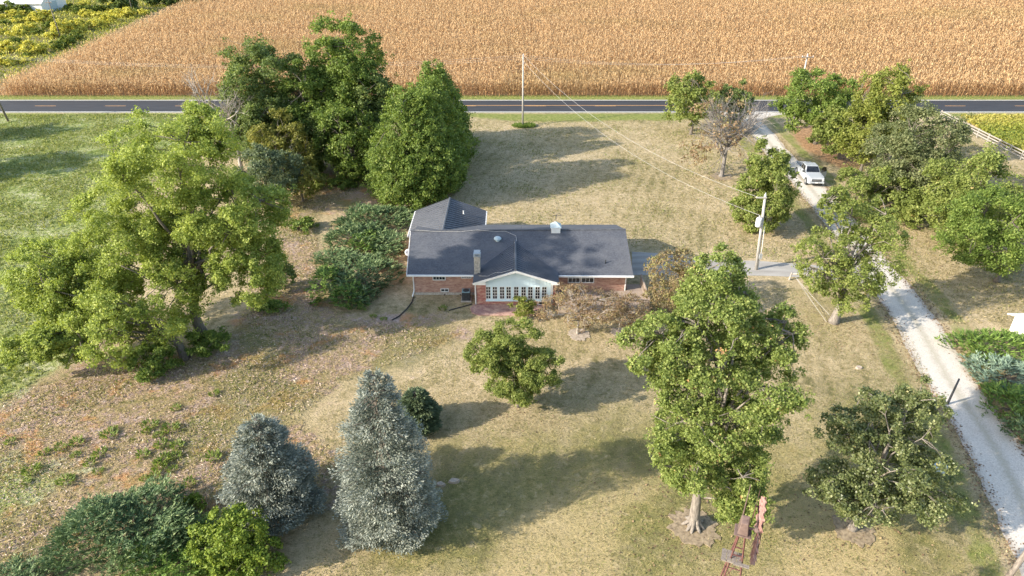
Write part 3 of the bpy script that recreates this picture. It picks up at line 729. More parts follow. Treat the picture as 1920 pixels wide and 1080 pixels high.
LEAVES = 0
def tree(name, label, base, ells, mat, cat='tree', group=None, kind='round', dens=1.0, L=None, bark='bark', seed=1, trunk_r=None, rcs=1.0, limbs=10, twigs=80, Yb=None, cover=1.25, fork=False, root=0):
    global LEAVES
    rng = np.random.default_rng(seed)
    g = G(*base) if Yb is None else np.array([(base[0]-960)/FPX*(Yb*CS+HC*SN), Yb, 0.])
    T = thing(name, label, cat, tuple(g), 0, group)
    E = []
    for e in ells:
        l, r, t, b = e[:4]; dy = e[4] if len(e) > 4 else 0
        E.append(fit(l, r, t, b, g[1]+dy))
    kk = np.mean([k for _, _, k in E]); Ls = L or max(.115, .0029*kk)
    Cs, Os, Rs = [], [], []
    for c, S, k in E:
        A = 4*math.pi*(((S[0]*S[1])**1.6+(S[0]*S[2])**1.6+(S[1]*S[2])**1.6)/3)**(1/1.6)
        rc = min(.40, max(.18, .095*min(S)))*rcs
        n = int(A/(rc*rc*1.9)*dens)
        P, O = crown_sample(rng, c, S, n, kind)
        Cs.append(P); Os.append(O); Rs.append(rc*(.7+.6*rng.random(len(P))))
    C = np.concatenate(Cs)-g; O = np.concatenate(Os); R = np.concatenate(Rs)
    ok = C[:, 2] > .25; C, O, R = C[ok], O[ok], R[ok]
    per = int(max(6, cover*math.pi*np.mean(R)**2/(Ls*Ls*.72*.5)))
    LEAVES += per*len(C)
    # trunk and limbs
    top = C[:, 2].max(); cen = C.mean(0)
    tr = trunk_r or max(.07, .024*top)
    tb = MB(); ht = top*(.85 if kind == 'cone' else .6)
    tp = [np.array([0, 0, -.1]), np.array([0, 0, .25])]
    for i in range(1, 6):
        f = i/5; tp.append(np.array([cen[0]*f*f*.9, cen[1]*f*f*.9, .25+(ht-.25)*f])+rng.normal(0, .04*ht*.3, 3)*np.array([1, 1, 0]))
    tb.tube(tp, [tr*1.55, tr*1.12]+[tr*(1-.13*i) for i in range(1, 6)], 9)
    for k in range(root):
        an = 2*math.pi*k/root+rng.random()*.4
        dx, dy = math.cos(an), math.sin(an)
        tb.tube([(dx*tr*.55, dy*tr*.55, tr*3.0), (dx*tr*1.0, dy*tr*1.0, tr*1.2), (dx*tr*1.7, dy*tr*1.7, tr*.4), (dx*tr*2.5, dy*tr*2.5, -.05)], [tr*.32, tr*.42, tr*.36, tr*.16], 6)
    tpa = np.array(tp)
    nodes = []
    pick = rng.permutation(len(C))[:max(3, limbs)]
    for j in pick:
        tgt = C[j]*.9+cen*.1
        z0 = max(min(tgt[2]*.55, ht), min(.22*top, tgt[2]*.8)); f = np.interp(z0, tpa[:, 2], np.arange(len(tpa)))
        a = tpa[int(f)]+(tpa[min(int(f)+1, len(tpa)-1)]-tpa[int(f)])*(f-int(f))
        pts = bent(a, tgt, rng, 5, .09); r0 = tr*.42*(1-.4*z0/top)*(.3+.7*min(1, tgt[2]/(.55*top)))
        tb.tube(pts, [r0*(1-.16*i) for i in range(6)], 6); nodes += pts[1:]
    if nodes and twigs:
        nd = np.array(nodes)
        for j in rng.permutation(len(C))[:twigs]:
            k = np.argmin(np.linalg.norm(nd-C[j], axis=1))
            pts = bent(nd[k], C[j], rng, 3, .1); r0 = min(tr*.16, .05)
            tb.tube(pts, [r0, r0*.75, r0*.5, r0*.25], 4, cap=False)
    tb.obj('trunk', bark, T, smooth=True)
    foliage(rng, C, O, R, Ls, mat, per, 'crown', T)
    return T

def dead_branches(tb, p, d, L, r, depth, rng, spread=.6):
    n = 4; pts = [np.array(p, float)]; dd = np.array(d, float)
    for i in range(n):
        dd = unit(dd+rng.normal(0, .13, 3)); pts.append(pts[-1]+dd*L/n)
    tb.tube(pts, [r*(1-.12*i) for i in range(n+1)], 6 if depth > 2 else 4, cap=False)
    if depth == 0: return
    for k in range(rng.integers(3, 5)):
        i = rng.integers(2, n+1) if depth > 1 else rng.integers(1, n+1)
        nd = unit(dd+rng.normal(0, spread, 3)+np.array([0, 0, .12]))
        dead_branches(tb, pts[i], nd, L*rng.uniform(.55, .8), r*.52, depth-1, rng, spread)

def shrub(name, label, base, rect, mat, seed, cat='shrub', group=None, **k):
    return tree(name, label, base, [rect], mat, cat=cat, group=group, seed=seed, limbs=7, twigs=12, trunk_r=.05, **k)

# --- far left of the house
tree('shade_tree', 'tall bright green tree with a straight trunk left of the spreading juniper bed', (383, 638),
     [(212, 440, 203, 400, -.5), (140, 330, 345, 510, 0), (330, 538, 325, 480, 0), (260, 400, 390, 560, 0), (400, 532, 420, 575, 0), (330, 424, 198, 300, 3)], 'leaf_bright', seed=11, dens=1.05, limbs=20, twigs=200, trunk_r=.42, root=5)
def leaning():
    T = tree('leaning_tree', 'low sprawling green tree leaning left over the meadow on a bent trunk', (346, 672),
         [(14, 190, 440, 590, 2), (25, 190, 560, 680, -1), (140, 360, 500, 680, 0), (90, 250, 470, 620, 1)], 'leaf_bright', seed=12, limbs=15, twigs=150, trunk_r=.34)
leaning()
tree('roadside_tree', 'small rounded green tree behind the tallest left hand tree, next to the bare grey one', (392, 290), [(362, 428, 193, 282)], 'leaf_mid', seed=13)
g = G(455, 330)
dt = thing('dead_tree', 'leafless pale grey tree standing left of the dark grove', 'tree', tuple(g))
rng = np.random.default_rng(7); tb = MB()
hgt = 9.6
tb.tube([(0, 0, -.1), (.05, 0, 2.0), (.0, .1, 4.2), (.1, .1, 6.6)], [.34, .28, .24, .18], 8)
for k in range(14):
    a = rng.random()*6.28; z = rng.uniform(3.6, 6.6)
    dead_branches(tb, (.05, .05, z), unit(np.array([math.cos(a)*.55, math.sin(a)*.55, .9])), rng.uniform(2.8, 4.3), .14, 3, rng, .45)
tb.obj('trunk', 'bark_dead', dt)
tree('gold_tree', 'yellowing slim tree just right of the leafless grey tree', (532, 350), [(478, 585, 212, 335)], 'leaf_gold', seed=14, dens=.8)
tree('grey_green_tree', 'dusky grey green low tree at the foot of the leafless tree', (502, 392), [(448, 562, 272, 385)], 'leaf_grey', seed=15)
tree('gold_tree', 'thin straggly yellow green sapling in front of the dark grove', (568, 378), [(528, 606, 300, 375)], 'leaf_gold', seed=16, dens=.5)
tree('grove_tree', 'broad dark green tree at the left side of the roadside grove', (535, 312), [(418, 590, 78, 300), (430, 560, 150, 300, -2)], 'leaf_dark', seed=17, limbs=12)
tree('grove_tree', 'tallest round topped tree of the roadside grove', (632, 306), [(562, 712, 42, 190, 1), (565, 735, 120, 285)], 'leaf_dense', seed=18, limbs=12, trunk_r=.4)
tree('grove_tree', 'dark narrow tree squeezed between the tall grove tree and the conical pair', (692, 312), [(650, 748, 135, 290)], 'leaf_dark', seed=19)
tree('grove_tree', 'shaded low tree filling the middle of the grove beneath the taller crowns', (600, 322), [(545, 660, 190, 312)], 'leaf_dark', seed=20)
tree('conical_tree', 'large dense conical tree nearest the rear wing of the house', (770, 372), [(680, 852, 138, 388)], 'leaf_dense', kind='cone', seed=21, cover=1.3, dens=.9)
tree('grove_tree', 'mid green tree filling the gap between the broad dark tree and the tallest grove tree', (585, 316), [(520, 640, 115, 290)], 'leaf_dense', seed=24, limbs=10)
tree('grove_tree', 'lower green tree at the front of the grove under the tallest crown', (655, 338), [(590, 712, 195, 322)], 'leaf_dense', seed=25, limbs=10)
for lb, bx, Yb_, rc_, sd_ in (('conical tree added close behind the one nearest the house to fill the row shadow, mostly hidden', 790, 76.3, (725, 860, 150, 362), 223),  # this first tree is added to close a lit gap in the row's shadow
        ('dense conical tree right behind the one nearest the house, second of the row', 812, 81, (742, 878, 122, 350), 22),
        ('tallest looking conical tree at the back of the row, top against the corn', 818, 89.5, (748, 884, 97, 320), 221),
        ('conical tree hidden at the road end of the row, only its edge showing', 826, 97.5, (768, 884, 118, 292), 222)):
    tree('conical_tree', lb, (bx, 330), [rc_], 'leaf_dense', kind='cone', seed=sd_, cover=1.3, dens=.9, Yb=Yb_)
for i, (bx, by, rc, mt, lb) in enumerate([(600, 352, (575, 628, 328, 362), 'leaf_mid', 'low leafy bush under the edge of the grove, left one of two'),
        (645, 350, (620, 672, 325, 360), 'leaf_dense', 'low leafy bush under the grove close to the dark trunks'),
        (292, 700, (245, 335, 640, 712), 'leaf_dense', 'green bush at the foot of the leaning trunk'),
        (385, 662, (345, 432, 615, 670), 'leaf_dense', 'dark bush round the straight trunk of the tall left tree'),
        (515, 545, (492, 548, 470, 552), 'leaf_dark', 'dark hanging bush at the right edge of the tall left tree'),
        (560, 430, (540, 590, 405, 432), 'leaf_dense', 'small weedy bush between the sapling and the juniper bed'),
        (585, 325, (548, 612, 290, 330), 'leaf_mid', 'shaded leafy bush at the very edge of the grove, near the sapling'),
        (660, 325, (632, 700, 288, 330), 'leaf_dark', 'dark bush between the grove trunks and the conical row'),
        (700, 345, (675, 722, 310, 350), 'leaf_dark', 'dark bush tucked against the left side of the nearest conical tree'),
        (1750, 400, (1715, 1790, 340, 402), 'leaf_mid', 'green bush between the grey olive tree and the wide leafy tree'),
        (1700, 420, (1672, 1735, 372, 425), 'leaf_mid', 'low green bush below the grey olive tree'),
        (510, 582, (478, 536, 560, 588), 'leaf_dense', 'flat weedy clump on the brown litter right of the tall left tree')]):
    shrub('bush', lb, (bx, by), rc, mt, 60+i)

# --- along the drive and right
tree('drive_tree', 'upright olive green tree by the road, left of the half bare tree', (1295, 252), [(1248, 1345, 132, 235)], 'leaf_mid', seed=23)
tree('drive_tree', 'dark little tree crown showing behind the half bare tree', (1386, 245), [(1348, 1412, 157, 228)], 'leaf_dark', seed=24)
def half_bare():
    g = G(1352, 331); rng = np.random.default_rng(4)
    T = thing('half_bare_tree', 'half bare grey twiggy tree beside the top of the gravel drive', 'tree', tuple(g))
    tb = MB(); tb.tube([(0, 0, -.1), (.05, 0, .4), (.1, .05, 2.6), (.2, .1, 5.2)], [.42, .28, .23, .17], 8)
    for k in range(20):
        a = k*2.4+rng.random(); z = rng.uniform(2.0, 5.2)
        dead_branches(tb, (.12, .07, z), unit(np.array([math.cos(a)*.8, math.sin(a)*.8, .75])), rng.uniform(2.6, 3.9), .11, 3, rng, .5)
    tb.obj('trunk', 'bark_grey', T)
    Cs = []
    for e, n in (((1275, 1325, 262, 318), 34), ((1300, 1408, 165, 290), 85)):
        c, S, k = fit(*e, g[1]); P, O = crown_sample(rng, c, S, n); Cs.append((P-g, O))
    C = np.concatenate([a for a, _ in Cs]); O = np.concatenate([b for _, b in Cs])
    foliage(rng, C, O, np.full(len(C), .5), .3, 'leaf_brown', 11, 'crown', T)
half_bare()
tree('drive_tree', 'young green tree with reddish tips next to the white service pole', (1425, 428), [(1402, 1478, 270, 360, .5), (1385, 1492, 300, 400), (1362, 1480, 345, 432, -.3)], 'leaf_mid', seed=26)
tree('drive_tree', 'rounded deep green tree at the road end of the drive, first on its right side', (1528, 270), [(1465, 1602, 135, 246)], 'leaf_dense', seed=27)
tree('drive_tree', 'yellow green tree with its trunk showing above the parked truck', (1572, 298), [(1522, 1602, 196, 292)], 'leaf_mid', seed=28)
tree('drive_tree', 'tall yellow green tree by the road between deep green and grey olive crowns', (1655, 322), [(1602, 1712, 126, 285)], 'leaf_yellow', seed=29)
tree('drive_tree', 'smaller golden green tree in front of the tall yellow green one', (1612, 325), [(1570, 1662, 200, 305)], 'leaf_yellow', seed=30)
tree('drive_tree', 'large grey olive tree in the row right of the parked truck', (1690, 385), [(1630, 1795, 207, 385)], 'leaf_olive', seed=31, limbs=12)
tree('drive_tree', 'fresh green low tree right below the parked truck', (1632, 402), [(1568, 1690, 312, 398)], 'leaf_mid', seed=32)
tree('drive_tree', 'wide leafy tree between the grey olive tree and the right picture edge', (1815, 455), [(1728, 1900, 298, 450)], 'leaf_mid', seed=33, limbs=12)
tree('drive_tree', 'wide deep green tree at the right edge with its trunk showing below', (1868, 528), [(1778, 1935, 340, 512)], 'leaf_dense', seed=34, limbs=12)
tree('open_tree', 'open crowned tree with a thick pale trunk at the bend of the drive', (1563, 604), [(1490, 1590, 425, 545, 0), (1560, 1700, 400, 560, 0), (1535, 1600, 352, 425, 1), (1590, 1690, 380, 470, 1), (1540, 1650, 480, 590, -1)], 'leaf_mid', seed=35, dens=.42, bark='bark_pale', limbs=18, twigs=130, trunk_r=.36)
tree('oak', 'biggest tree in the foreground, bright green oak with flared grey roots', (1300, 985),
     [(1295, 1400, 464, 560, 2), (1250, 1445, 515, 660, 1.5), (1168, 1320, 585, 715, .5), (1375, 1508, 565, 690, 1.5), (1195, 1490, 630, 790, .5), (1210, 1465, 735, 880, -.3), (1232, 1345, 815, 930, -.7), (1320, 1440, 830, 975, -.6), (1350, 1440, 905, 990, -1.0)],
     'leaf_oak', seed=36, dens=1.0, bark='bark_pale', limbs=26, twigs=420, trunk_r=.3, root=9, L=.125)
tree('oak', 'dark leathery leaved oak near the bottom of the gravel drive', (1598, 992),
     [(1598, 1690, 725, 840, 1), (1678, 1768, 710, 825, 1.2), (1538, 1625, 765, 850, .8), (1600, 1778, 790, 920, .3), (1510, 1640, 860, 950, -.2), (1650, 1795, 865, 985, -.3), (1560, 1690, 895, 990, -.8)], 'leaf_oak_dark', seed=37, dens=.75, bark='bark_pale', limbs=20, twigs=200, trunk_r=.22, L=.14)
tree('multistem_tree', 'small bushy green tree alone on the lawn in front of the house', (972, 762),
     [(905, 1010, 590, 690, .8), (872, 960, 620, 700, .6), (945, 1060, 645, 735, 0), (915, 1015, 680, 762, -.5)], 'leaf_mid', seed=38, limbs=16, twigs=100, trunk_r=.12, L=.12)
tree('dry_tree', 'brown nearly leafless small tree in front of the deck, in a pale mulch ring', (1083, 626), [(1000, 1165, 528, 612)], 'leaf_brown', seed=39, dens=.6, bark='bark_dead', limbs=22, twigs=320, trunk_r=.1, L=.12, cover=.55)
tree('dry_tree', 'smaller brown dry tree at the right half of the deck', (1160, 622), [(1118, 1226, 545, 612)], 'leaf_brown', seed=40, dens=.65, bark='bark_dead', limbs=16, twigs=220, trunk_r=.08, L=.12, cover=.55)
tree('rust_tree', 'rust tinged small tree between the house end and the big oak', (1262, 585), [(1205, 1350, 462, 560), (1210, 1300, 520, 585)], 'leaf_rust', seed=41, dens=.6, cover=.8, limbs=14, twigs=130, L=.17)
shrub('patio_shrub', 'little yellow green shrub on the brick patio under the windows', (984, 597), (957, 1004, 556, 592), 'leaf_yellow', 42, L=.13)
# off the picture's left edge: the trees whose shadows lie over the meadow
tree('meadow_tree', 'broad tree off the left edge throwing a long shadow on the meadow', (-150, 330), [(-230, -85, 195, 330)], 'leaf_mid', seed=43)
tree('meadow_tree', 'roadside tree off the left edge throwing the farther meadow shadow', (-95, 262), [(-160, -60, 165, 255)], 'leaf_mid', seed=44)

# --- conifers
def spruce(label, base, rect, mat, seed, name='blue_spruce', L=.16, dens=1.0):
    rng = np.random.default_rng(seed); g = G(*base)
    c, S, k = fit(*rect, g[1]); top = c[2]+S[2]; R = S[0]
    T = thing(name, label, 'tree', tuple(g))
    tb = MB(); tb.tube([(0, 0, -.1), (0, 0, top*.5), (0, 0, top*.84)], [.26, .16, .02], 8)
    nb = int(500*dens); P, A, NR, LL, WW, TT = [], [], [], [], [], []
    ox, oy = c[0]-g[0], 0
    for i in range(nb):
        u = 1-math.sqrt(rng.random()*.985+.002) if i % 6 else .7+.3*rng.random()         # 0 bottom, 1 top
        u = min(u, .99)
        rr = R*(min(1.0, (1-u)*1.45)**.58)*rng.uniform(.84, 1.06)+.12
        az = i*2.39996+rng.normal(0, .15); rr *= 1+.11*math.sin(az*2+u*13+seed)+.08*math.sin(az*5-u*23+seed*2); d = np.array([math.cos(az), math.sin(az), 0]); z0 = .35+u*(top-.75)
        z0 += .10*rr
        n = max(3, int(rr*7)); tt = np.linspace(.18, 1, n)
        px = d[None]*(rr*tt)[:, None]; pz = z0-.30*rr*tt**1.5+.13*rr*tt**4*1.6
        base_pt = np.concatenate([px[:, :2], pz[:, None]], 1)
        if i % 4 == 0: tb.tube([(0, 0, z0), tuple(base_pt[n//2]), tuple(base_pt[-1])], [.045, .03, .008], 4, cap=False)
        m = max(40, int(rr*80)); f = .12+.88*rng.random(m)**.6
        pos = np.stack([np.interp(f, tt, base_pt[:, q]) for q in range(3)], -1)
        side = np.array([-d[1], d[0], 0]); sw = rng.normal(0, 1, m)
        pos += side[None]*(sw*.16*(1.15-f*.6)*min(rr, 2.2))[:, None]; pos[:, 2] += rng.normal(.02, .08, m)
        ax = d[None]*(.75+.2*rng.random(m))[:, None]+side[None]*(np.sign(sw)*rng.uniform(.1, .8, m))[:, None]+np.stack([0*sw, 0*sw, rng.normal(.22, .35, m)], -1)
        P.append(pos); A.append(ax); NR.append(rdir(rng, m)*.7+np.array([0, 0, 1])); LL.append(L*rng.uniform(.6, 1.25, m)); WW.append(L*.36*rng.uniform(.7, 1.2, m))
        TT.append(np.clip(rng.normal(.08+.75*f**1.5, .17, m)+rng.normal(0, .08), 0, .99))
    tb.obj('trunk', 'bark', T)
    P = np.concatenate(P); P[:, 2] = np.maximum(P[:, 2], .06)
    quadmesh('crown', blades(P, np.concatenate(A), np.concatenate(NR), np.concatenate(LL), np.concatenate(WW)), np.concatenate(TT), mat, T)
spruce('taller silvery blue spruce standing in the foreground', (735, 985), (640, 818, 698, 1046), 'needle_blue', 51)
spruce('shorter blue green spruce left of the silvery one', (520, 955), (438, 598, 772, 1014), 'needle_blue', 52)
spruce('small dark evergreen tucked behind the taller blue spruce', (784, 800), (748, 820, 722, 826), 'needle_green', 53, 'evergreen', L=.25, dens=.6)

def juniper(label, rect, z, mat, seed, name='juniper', ysc=1.0, spr=12.0, L=.36, h=None, up=.45):
    l, r, t, b = rect; rng = np.random.default_rng(seed); dx, dy = (r-l)*.07, (b-t)*.08; l, r, t, b = l-dx, r+dx, t-dy, b+dy
    p0, p1, p2, p3 = G(l, (t+b)/2), G(r, (t+b)/2), G((l+r)/2, t, z*.6), G((l+r)/2, b)
    cx, cy = (p0[0]+p1[0])/2, (p2[1]+p3[1])/2; Rx, Ry = (p1[0]-p0[0])/2, max((p2[1]-p3[1])/2, .6)
    T = thing(name, label, 'shrub', (cx, cy, 0))
    A = math.pi*Rx*Ry*1.3; n = int(A*spr)
    a = rng.random(n)*2*np.pi; rr = np.sqrt(rng.random(n))
    lob = 1+.12*np.sin(a*3+seed)+.1*np.sin(a*5+seed*2)
    x = np.cos(a)*rr*Rx*lob; y = np.sin(a)*rr*Ry*lob
    zz = z*np.sqrt(np.clip(1-rr**2.4, 0, 1))*(.55+.3*np.sin(x*1.1+seed)*np.cos(y*1.0)+.45*rng.random(n))+.10
    o = np.stack([x/Rx, y/Ry, np.zeros(n)], -1); o = unit(o+rng.normal(0, .55, (n, 3))*np.array([1, 1, .0]))
    flow = unit(o+np.array([.25, -.2, 0])); ax = unit(flow*.85+np.array([0, 0, 1])*rng.normal(up, .22, n)[:, None])
    m = 16; idx = np.repeat(np.arange(n), m); s = rng.random(n*m)
    len_ = (.5+.6*rng.random(n))[idx]
    side = unit(np.cross(ax, np.array([0, 0, 1.])))[idx]
    sg = rng.choice([-1, 1], n*m)
    pos = np.stack([x, y, zz], -1)[idx]+ax[idx]*((s-.5)*len_)[:, None]+side*(rng.normal(0, .05, n*m))[:, None]
    pos[:, 2] -= (s-.5)**2*.25*len_
    bd = ax[idx]*1.0+side*(sg*rng.uniform(.15, .75, n*m))[:, None]+rng.normal(0, .22, (n*m, 3))
    nr = np.array([0, 0, 1.])+rng.normal(0, .5, (n*m, 3))
    pos[:, 2] = np.maximum(pos[:, 2], .04)
    Ls = L*rng.uniform(.5, 1.1, n*m); ct = rng.normal(.42, .15, n)
    quadmesh('foliage', blades(pos, bd, nr, Ls, Ls*.26), np.clip(ct[idx]+(s-.5)*.35+rng.normal(0, .1, n*m), 0, .99), mat, T)
    tb = MB()
    for k in range(14):
        an = rng.random()*6.28; q = rng.uniform(.5, .9)
        tb.tube([(0, 0, 0), (math.cos(an)*Rx*q*.5, math.sin(an)*Ry*q*.5, z*.35), (math.cos(an)*Rx*q, math.sin(an)*Ry*q, z*.4)], [.06, .04, .02], 5)
    tb.obj('stems', 'bark', T)
J = juniper
J('spreading blue green juniper at the back of the bed, touching the rear wing', (640, 775, 388, 440), 1.3, 'juniper_blue', 71)
J('spreading juniper with pale tips in the middle of the bed', (622, 730, 420, 476), 1.2, 'juniper_blue', 72)
J('fresh green weedy growth in the middle of the juniper bed', (665, 712, 438, 480), 1.3, 'juniper_green', 73, 'weedy_shrub')
J('juniper in the bed nearest the satellite dish', (705, 758, 440, 490), 1.1, 'juniper_blue', 74)
J('low dark juniper on the left rim of the bed', (598, 665, 470, 505), .8, 'juniper_blue', 75)
J('large teal green juniper at the front of the bed', (628, 738, 478, 570), 1.3, 'juniper_blue', 76)
J('yellow green shrub on the left front rim of the juniper bed', (592, 632, 500, 568), 1.3, 'juniper_green', 77, 'weedy_shrub')
J('green weedy shrub at the front tip of the juniper bed', (632, 690, 535, 584), 1.1, 'juniper_green', 78, 'weedy_shrub')
J('big dark green spreading juniper in the lower left foreground', (140, 372, 925, 1085), 2.3, 'juniper_blue', 79, L=.27, spr=34)
J('light green juniper spray at the bottom edge left of the lime shrub', (270, 420, 975, 1120), 1.5, 'juniper_green', 80, L=.25, spr=28)
J('grey green juniper branches at the bottom left corner', (-30, 95, 1050, 1125), .7, 'juniper_blue', 81, L=.25, spr=20)
J('bright green juniper mass beside the white shed', (1788, 1935, 622, 690), 1.3, 'juniper_green', 82)
J('silvery blue juniper right of the short black post', (1818, 1935, 672, 740), 1.0, 'juniper_grey', 83)
J('dark green juniper below the silvery one at the right edge', (1842, 1960, 728, 800), 1.0, 'juniper_green', 84)
J('dusky juniper at the lower end of the hedge beside the drive', (1882, 1985, 785, 840), .8, 'juniper_blue', 85)
tree('lime_shrub', 'lime green feathery shrub at the bottom edge beside the spruces', (440, 1060), [(395, 500, 945, 1060), (352, 450, 975, 1090), (440, 535, 990, 1090), (400, 480, 1010, 1110, -.6)], 'shrub_lime', cat='shrub', seed=86, limbs=10, twigs=40, trunk_r=.07, L=.14, rcs=.7)
shrub('lime_shrub', 'tiny bright green shrub above the lime feathery one', (362, 952), (340, 388, 926, 956), 'shrub_lime', 87, L=.14)

# ------------------------------------------------------------------ poles, wires
def pole(name, label, cat, base, h, r, mat, arm=None, lean=(0, 0), group=None, ins=True):
    g = G(*base) if len(base) == 2 else np.array(base)
    T = thing(name, label, cat, tuple(g), 0, group)
    MB().tube([(0, 0, -.1), (lean[0], lean[1], h)], [r, r*.68], 10).obj('shaft', mat, T, smooth=True)
    if arm:
        MB().box(lean[0]-arm/2, lean[0]+arm/2, lean[1]-r-.1, lean[1]-r*.7, h-.55, h-.42).obj('crossarm', 'pole_wood', T)
        for x in (-arm/2+.08, 0, arm/2-.08): MB().lathe((lean[0]+x, lean[1]-r*.85-.04, h-.42), [(.04, 0), (.06, .06), (.03, .12), (.05, .16)], 8).obj('insulator', 'plate', T)
    elif ins: MB().lathe((lean[0], lean[1], h), [(.03, -.02), (.06, .05), (.03, .12), (.05, .18)], 8).obj('insulator', 'plate', T)
    return T, g
_, pA = pole('utility_pole', 'slim grey utility pole on the lawn side of the road, grass tuft at its foot', 'utility pole', (980, 236), 10.9, .15, 'pole_pale', None)
_, pB = pole('utility_pole', 'pole at the far left picture edge next to the road', 'utility pole', (16, 228), 11, .16, 'pole_wood', 1.6, (-1.4, .2))
_, pC = pole('utility_pole', 'pale pole top rising behind the deep green tree by the drive', 'utility pole', tuple([44.9, 107.5, 0]), 11, .16, 'pole_pale', 1.8)
SP, pS = pole('service_pole', 'white service pole carrying a transformer by the garage drive', 'utility pole', (1418, 505), 7.8, .17, 'pole_pale', None, (-.5, .15))
MB().box(-1.35, -.35, .0, .1, 7.5, 7.6).obj('crossarm', 'pole_pale', SP)
tf = MB().lathe((-.72, -.1, 4.7), [(.05, -.02), (.25, 0), (.27, .1), (.27, .75), (.22, .85), (.05, .9)], 14).obj('transformer', 'plate', SP, smooth=False)
MB().lathe((-.72, -.1, 5.6), [(.05, 0), (.07, .08), (.03, .2)], 8).obj('bushing', 'plate', tf)
MB().box(-.05, .2, -.3, -.14, 1.3, 1.8).obj('meter_box', 'grey_metal', SP)
MB().tube([(.16, -.05, .1), (.12, -.02, 2.4), (-.02, .03, 4.6)], .03, 6).obj('conduit', 'plate', SP)
MB().tube([(-.3, .05, 4.6), (-.1, .05, 3.4), (.1, .0, 3.2)], .03, 5).obj('cable_loop', 'dark_metal', SP)
_, pD = pole('short_post', 'short dark leaning post on the edge of the gravel drive', 'post', (1776, 758), 2.3, .09, 'dark_metal', None, (.12, 0), ins=False)
_, pE = pole('utility_pole', 'rough wooden pole cut by the bottom right picture corner', 'utility pole', (1862, 1120), 4.6, .17, 'pole_wood', None, (.75, .15), ins=False)
_, pF = pole('utility_pole', 'distant leaning pole among the yellow scrub, left one', 'utility pole', (114, 72), 9, .15, 'pole_wood', 1.6, (-.3, .2))
_, pH = pole('utility_pole', 'distant pole beyond the scrub close to the field corner', 'utility pole', (250, 26), 9, .15, 'pole_wood', 1.6, (-.3, .2))
def wire(label, a, b, sag, r=.012, cat='cable'):
    a = np.array(a, float); b = np.array(b, float); pts = []
    for i in range(25):
        f = i/24; p = a+(b-a)*f; p[2] -= sag*4*f*(1-f); pts.append(p)
    tag(MB().tube(pts, r, 4).obj('power_cable', 'wire'), label, cat)
topA = pA+np.array([0, 0, 10.9]); topS = pS+np.array([-1.2, .1, 7.6])
wire('overhead wire from the lawn pole to the arm of the white service pole', topA, topS, 2.4, .011)
wire('lower service wire from the lawn pole to the transformer', topA-np.array([0, 0, .9]), pS+np.array([-.7, -.05, 5.8]), 2.6, .011)
for i, (dx, nm) in enumerate(((-.6, 'front'), (.0, 'middle'), (.6, 'rear'))):
    wire('%s road wire between the left edge pole and the lawn pole' % nm, pB+np.array([-1.4, dx, 10.7-.3*i]), topA+np.array([0, dx*.3, -.3*i]), 1.6, .008)
    wire('%s road wire between the lawn pole and the pole behind the trees' % nm, topA+np.array([0, dx*.3, -.3*i]), pC+np.array([0, dx, 10.7]), 1.2, .008)
for nm, e in (('upper', (1555, 590)), ('lower', (1550, 604))):
    wire('%s pale guy line sloping from the log rail to the thick trunk' % nm, G(1492, 520, .9), G(*e, .2), .05, .012, 'rope')
# log rail by the garage drive
lr = thing('log_rail', 'low log rail on two stubby posts along the garage drive', 'rail fence', (0, 0, 0))
a, b = G(1482, 524), G(1545, 526)
MB().tube([(a[0], a[1], .62), (b[0], b[1], .55)], [.09, .11], 8).obj('rail', 'fence_wood', lr, smooth=True)
for p in (a, b): MB().tube([(p[0]-.15, p[1]-.1, 0), (p[0], p[1], .75)], [.09, .08], 7).obj('post', 'fence_wood', lr)
# board fence
fe = thing('board_fence', 'weathered grey rail fence between the lawn and the yellowing bean field', 'fence', (0, 0, 0))
a, b = Vector(G(1762, 222)), Vector(G(1960, 324)); n = int((b-a).length/2.5)
for i in range(n+1):
    p = a.lerp(b, i/n); MB().box(p.x-.07, p.x+.07, p.y-.07, p.y+.07, 0, 1.35).obj('post', 'fence_wood', fe)
for z in (.45, .85, 1.25):
    MB().beam(a+Vector((-.09, 0, z)), b+Vector((-.09, 0, z)), .035, .15).obj('rail', 'fence_wood', fe)

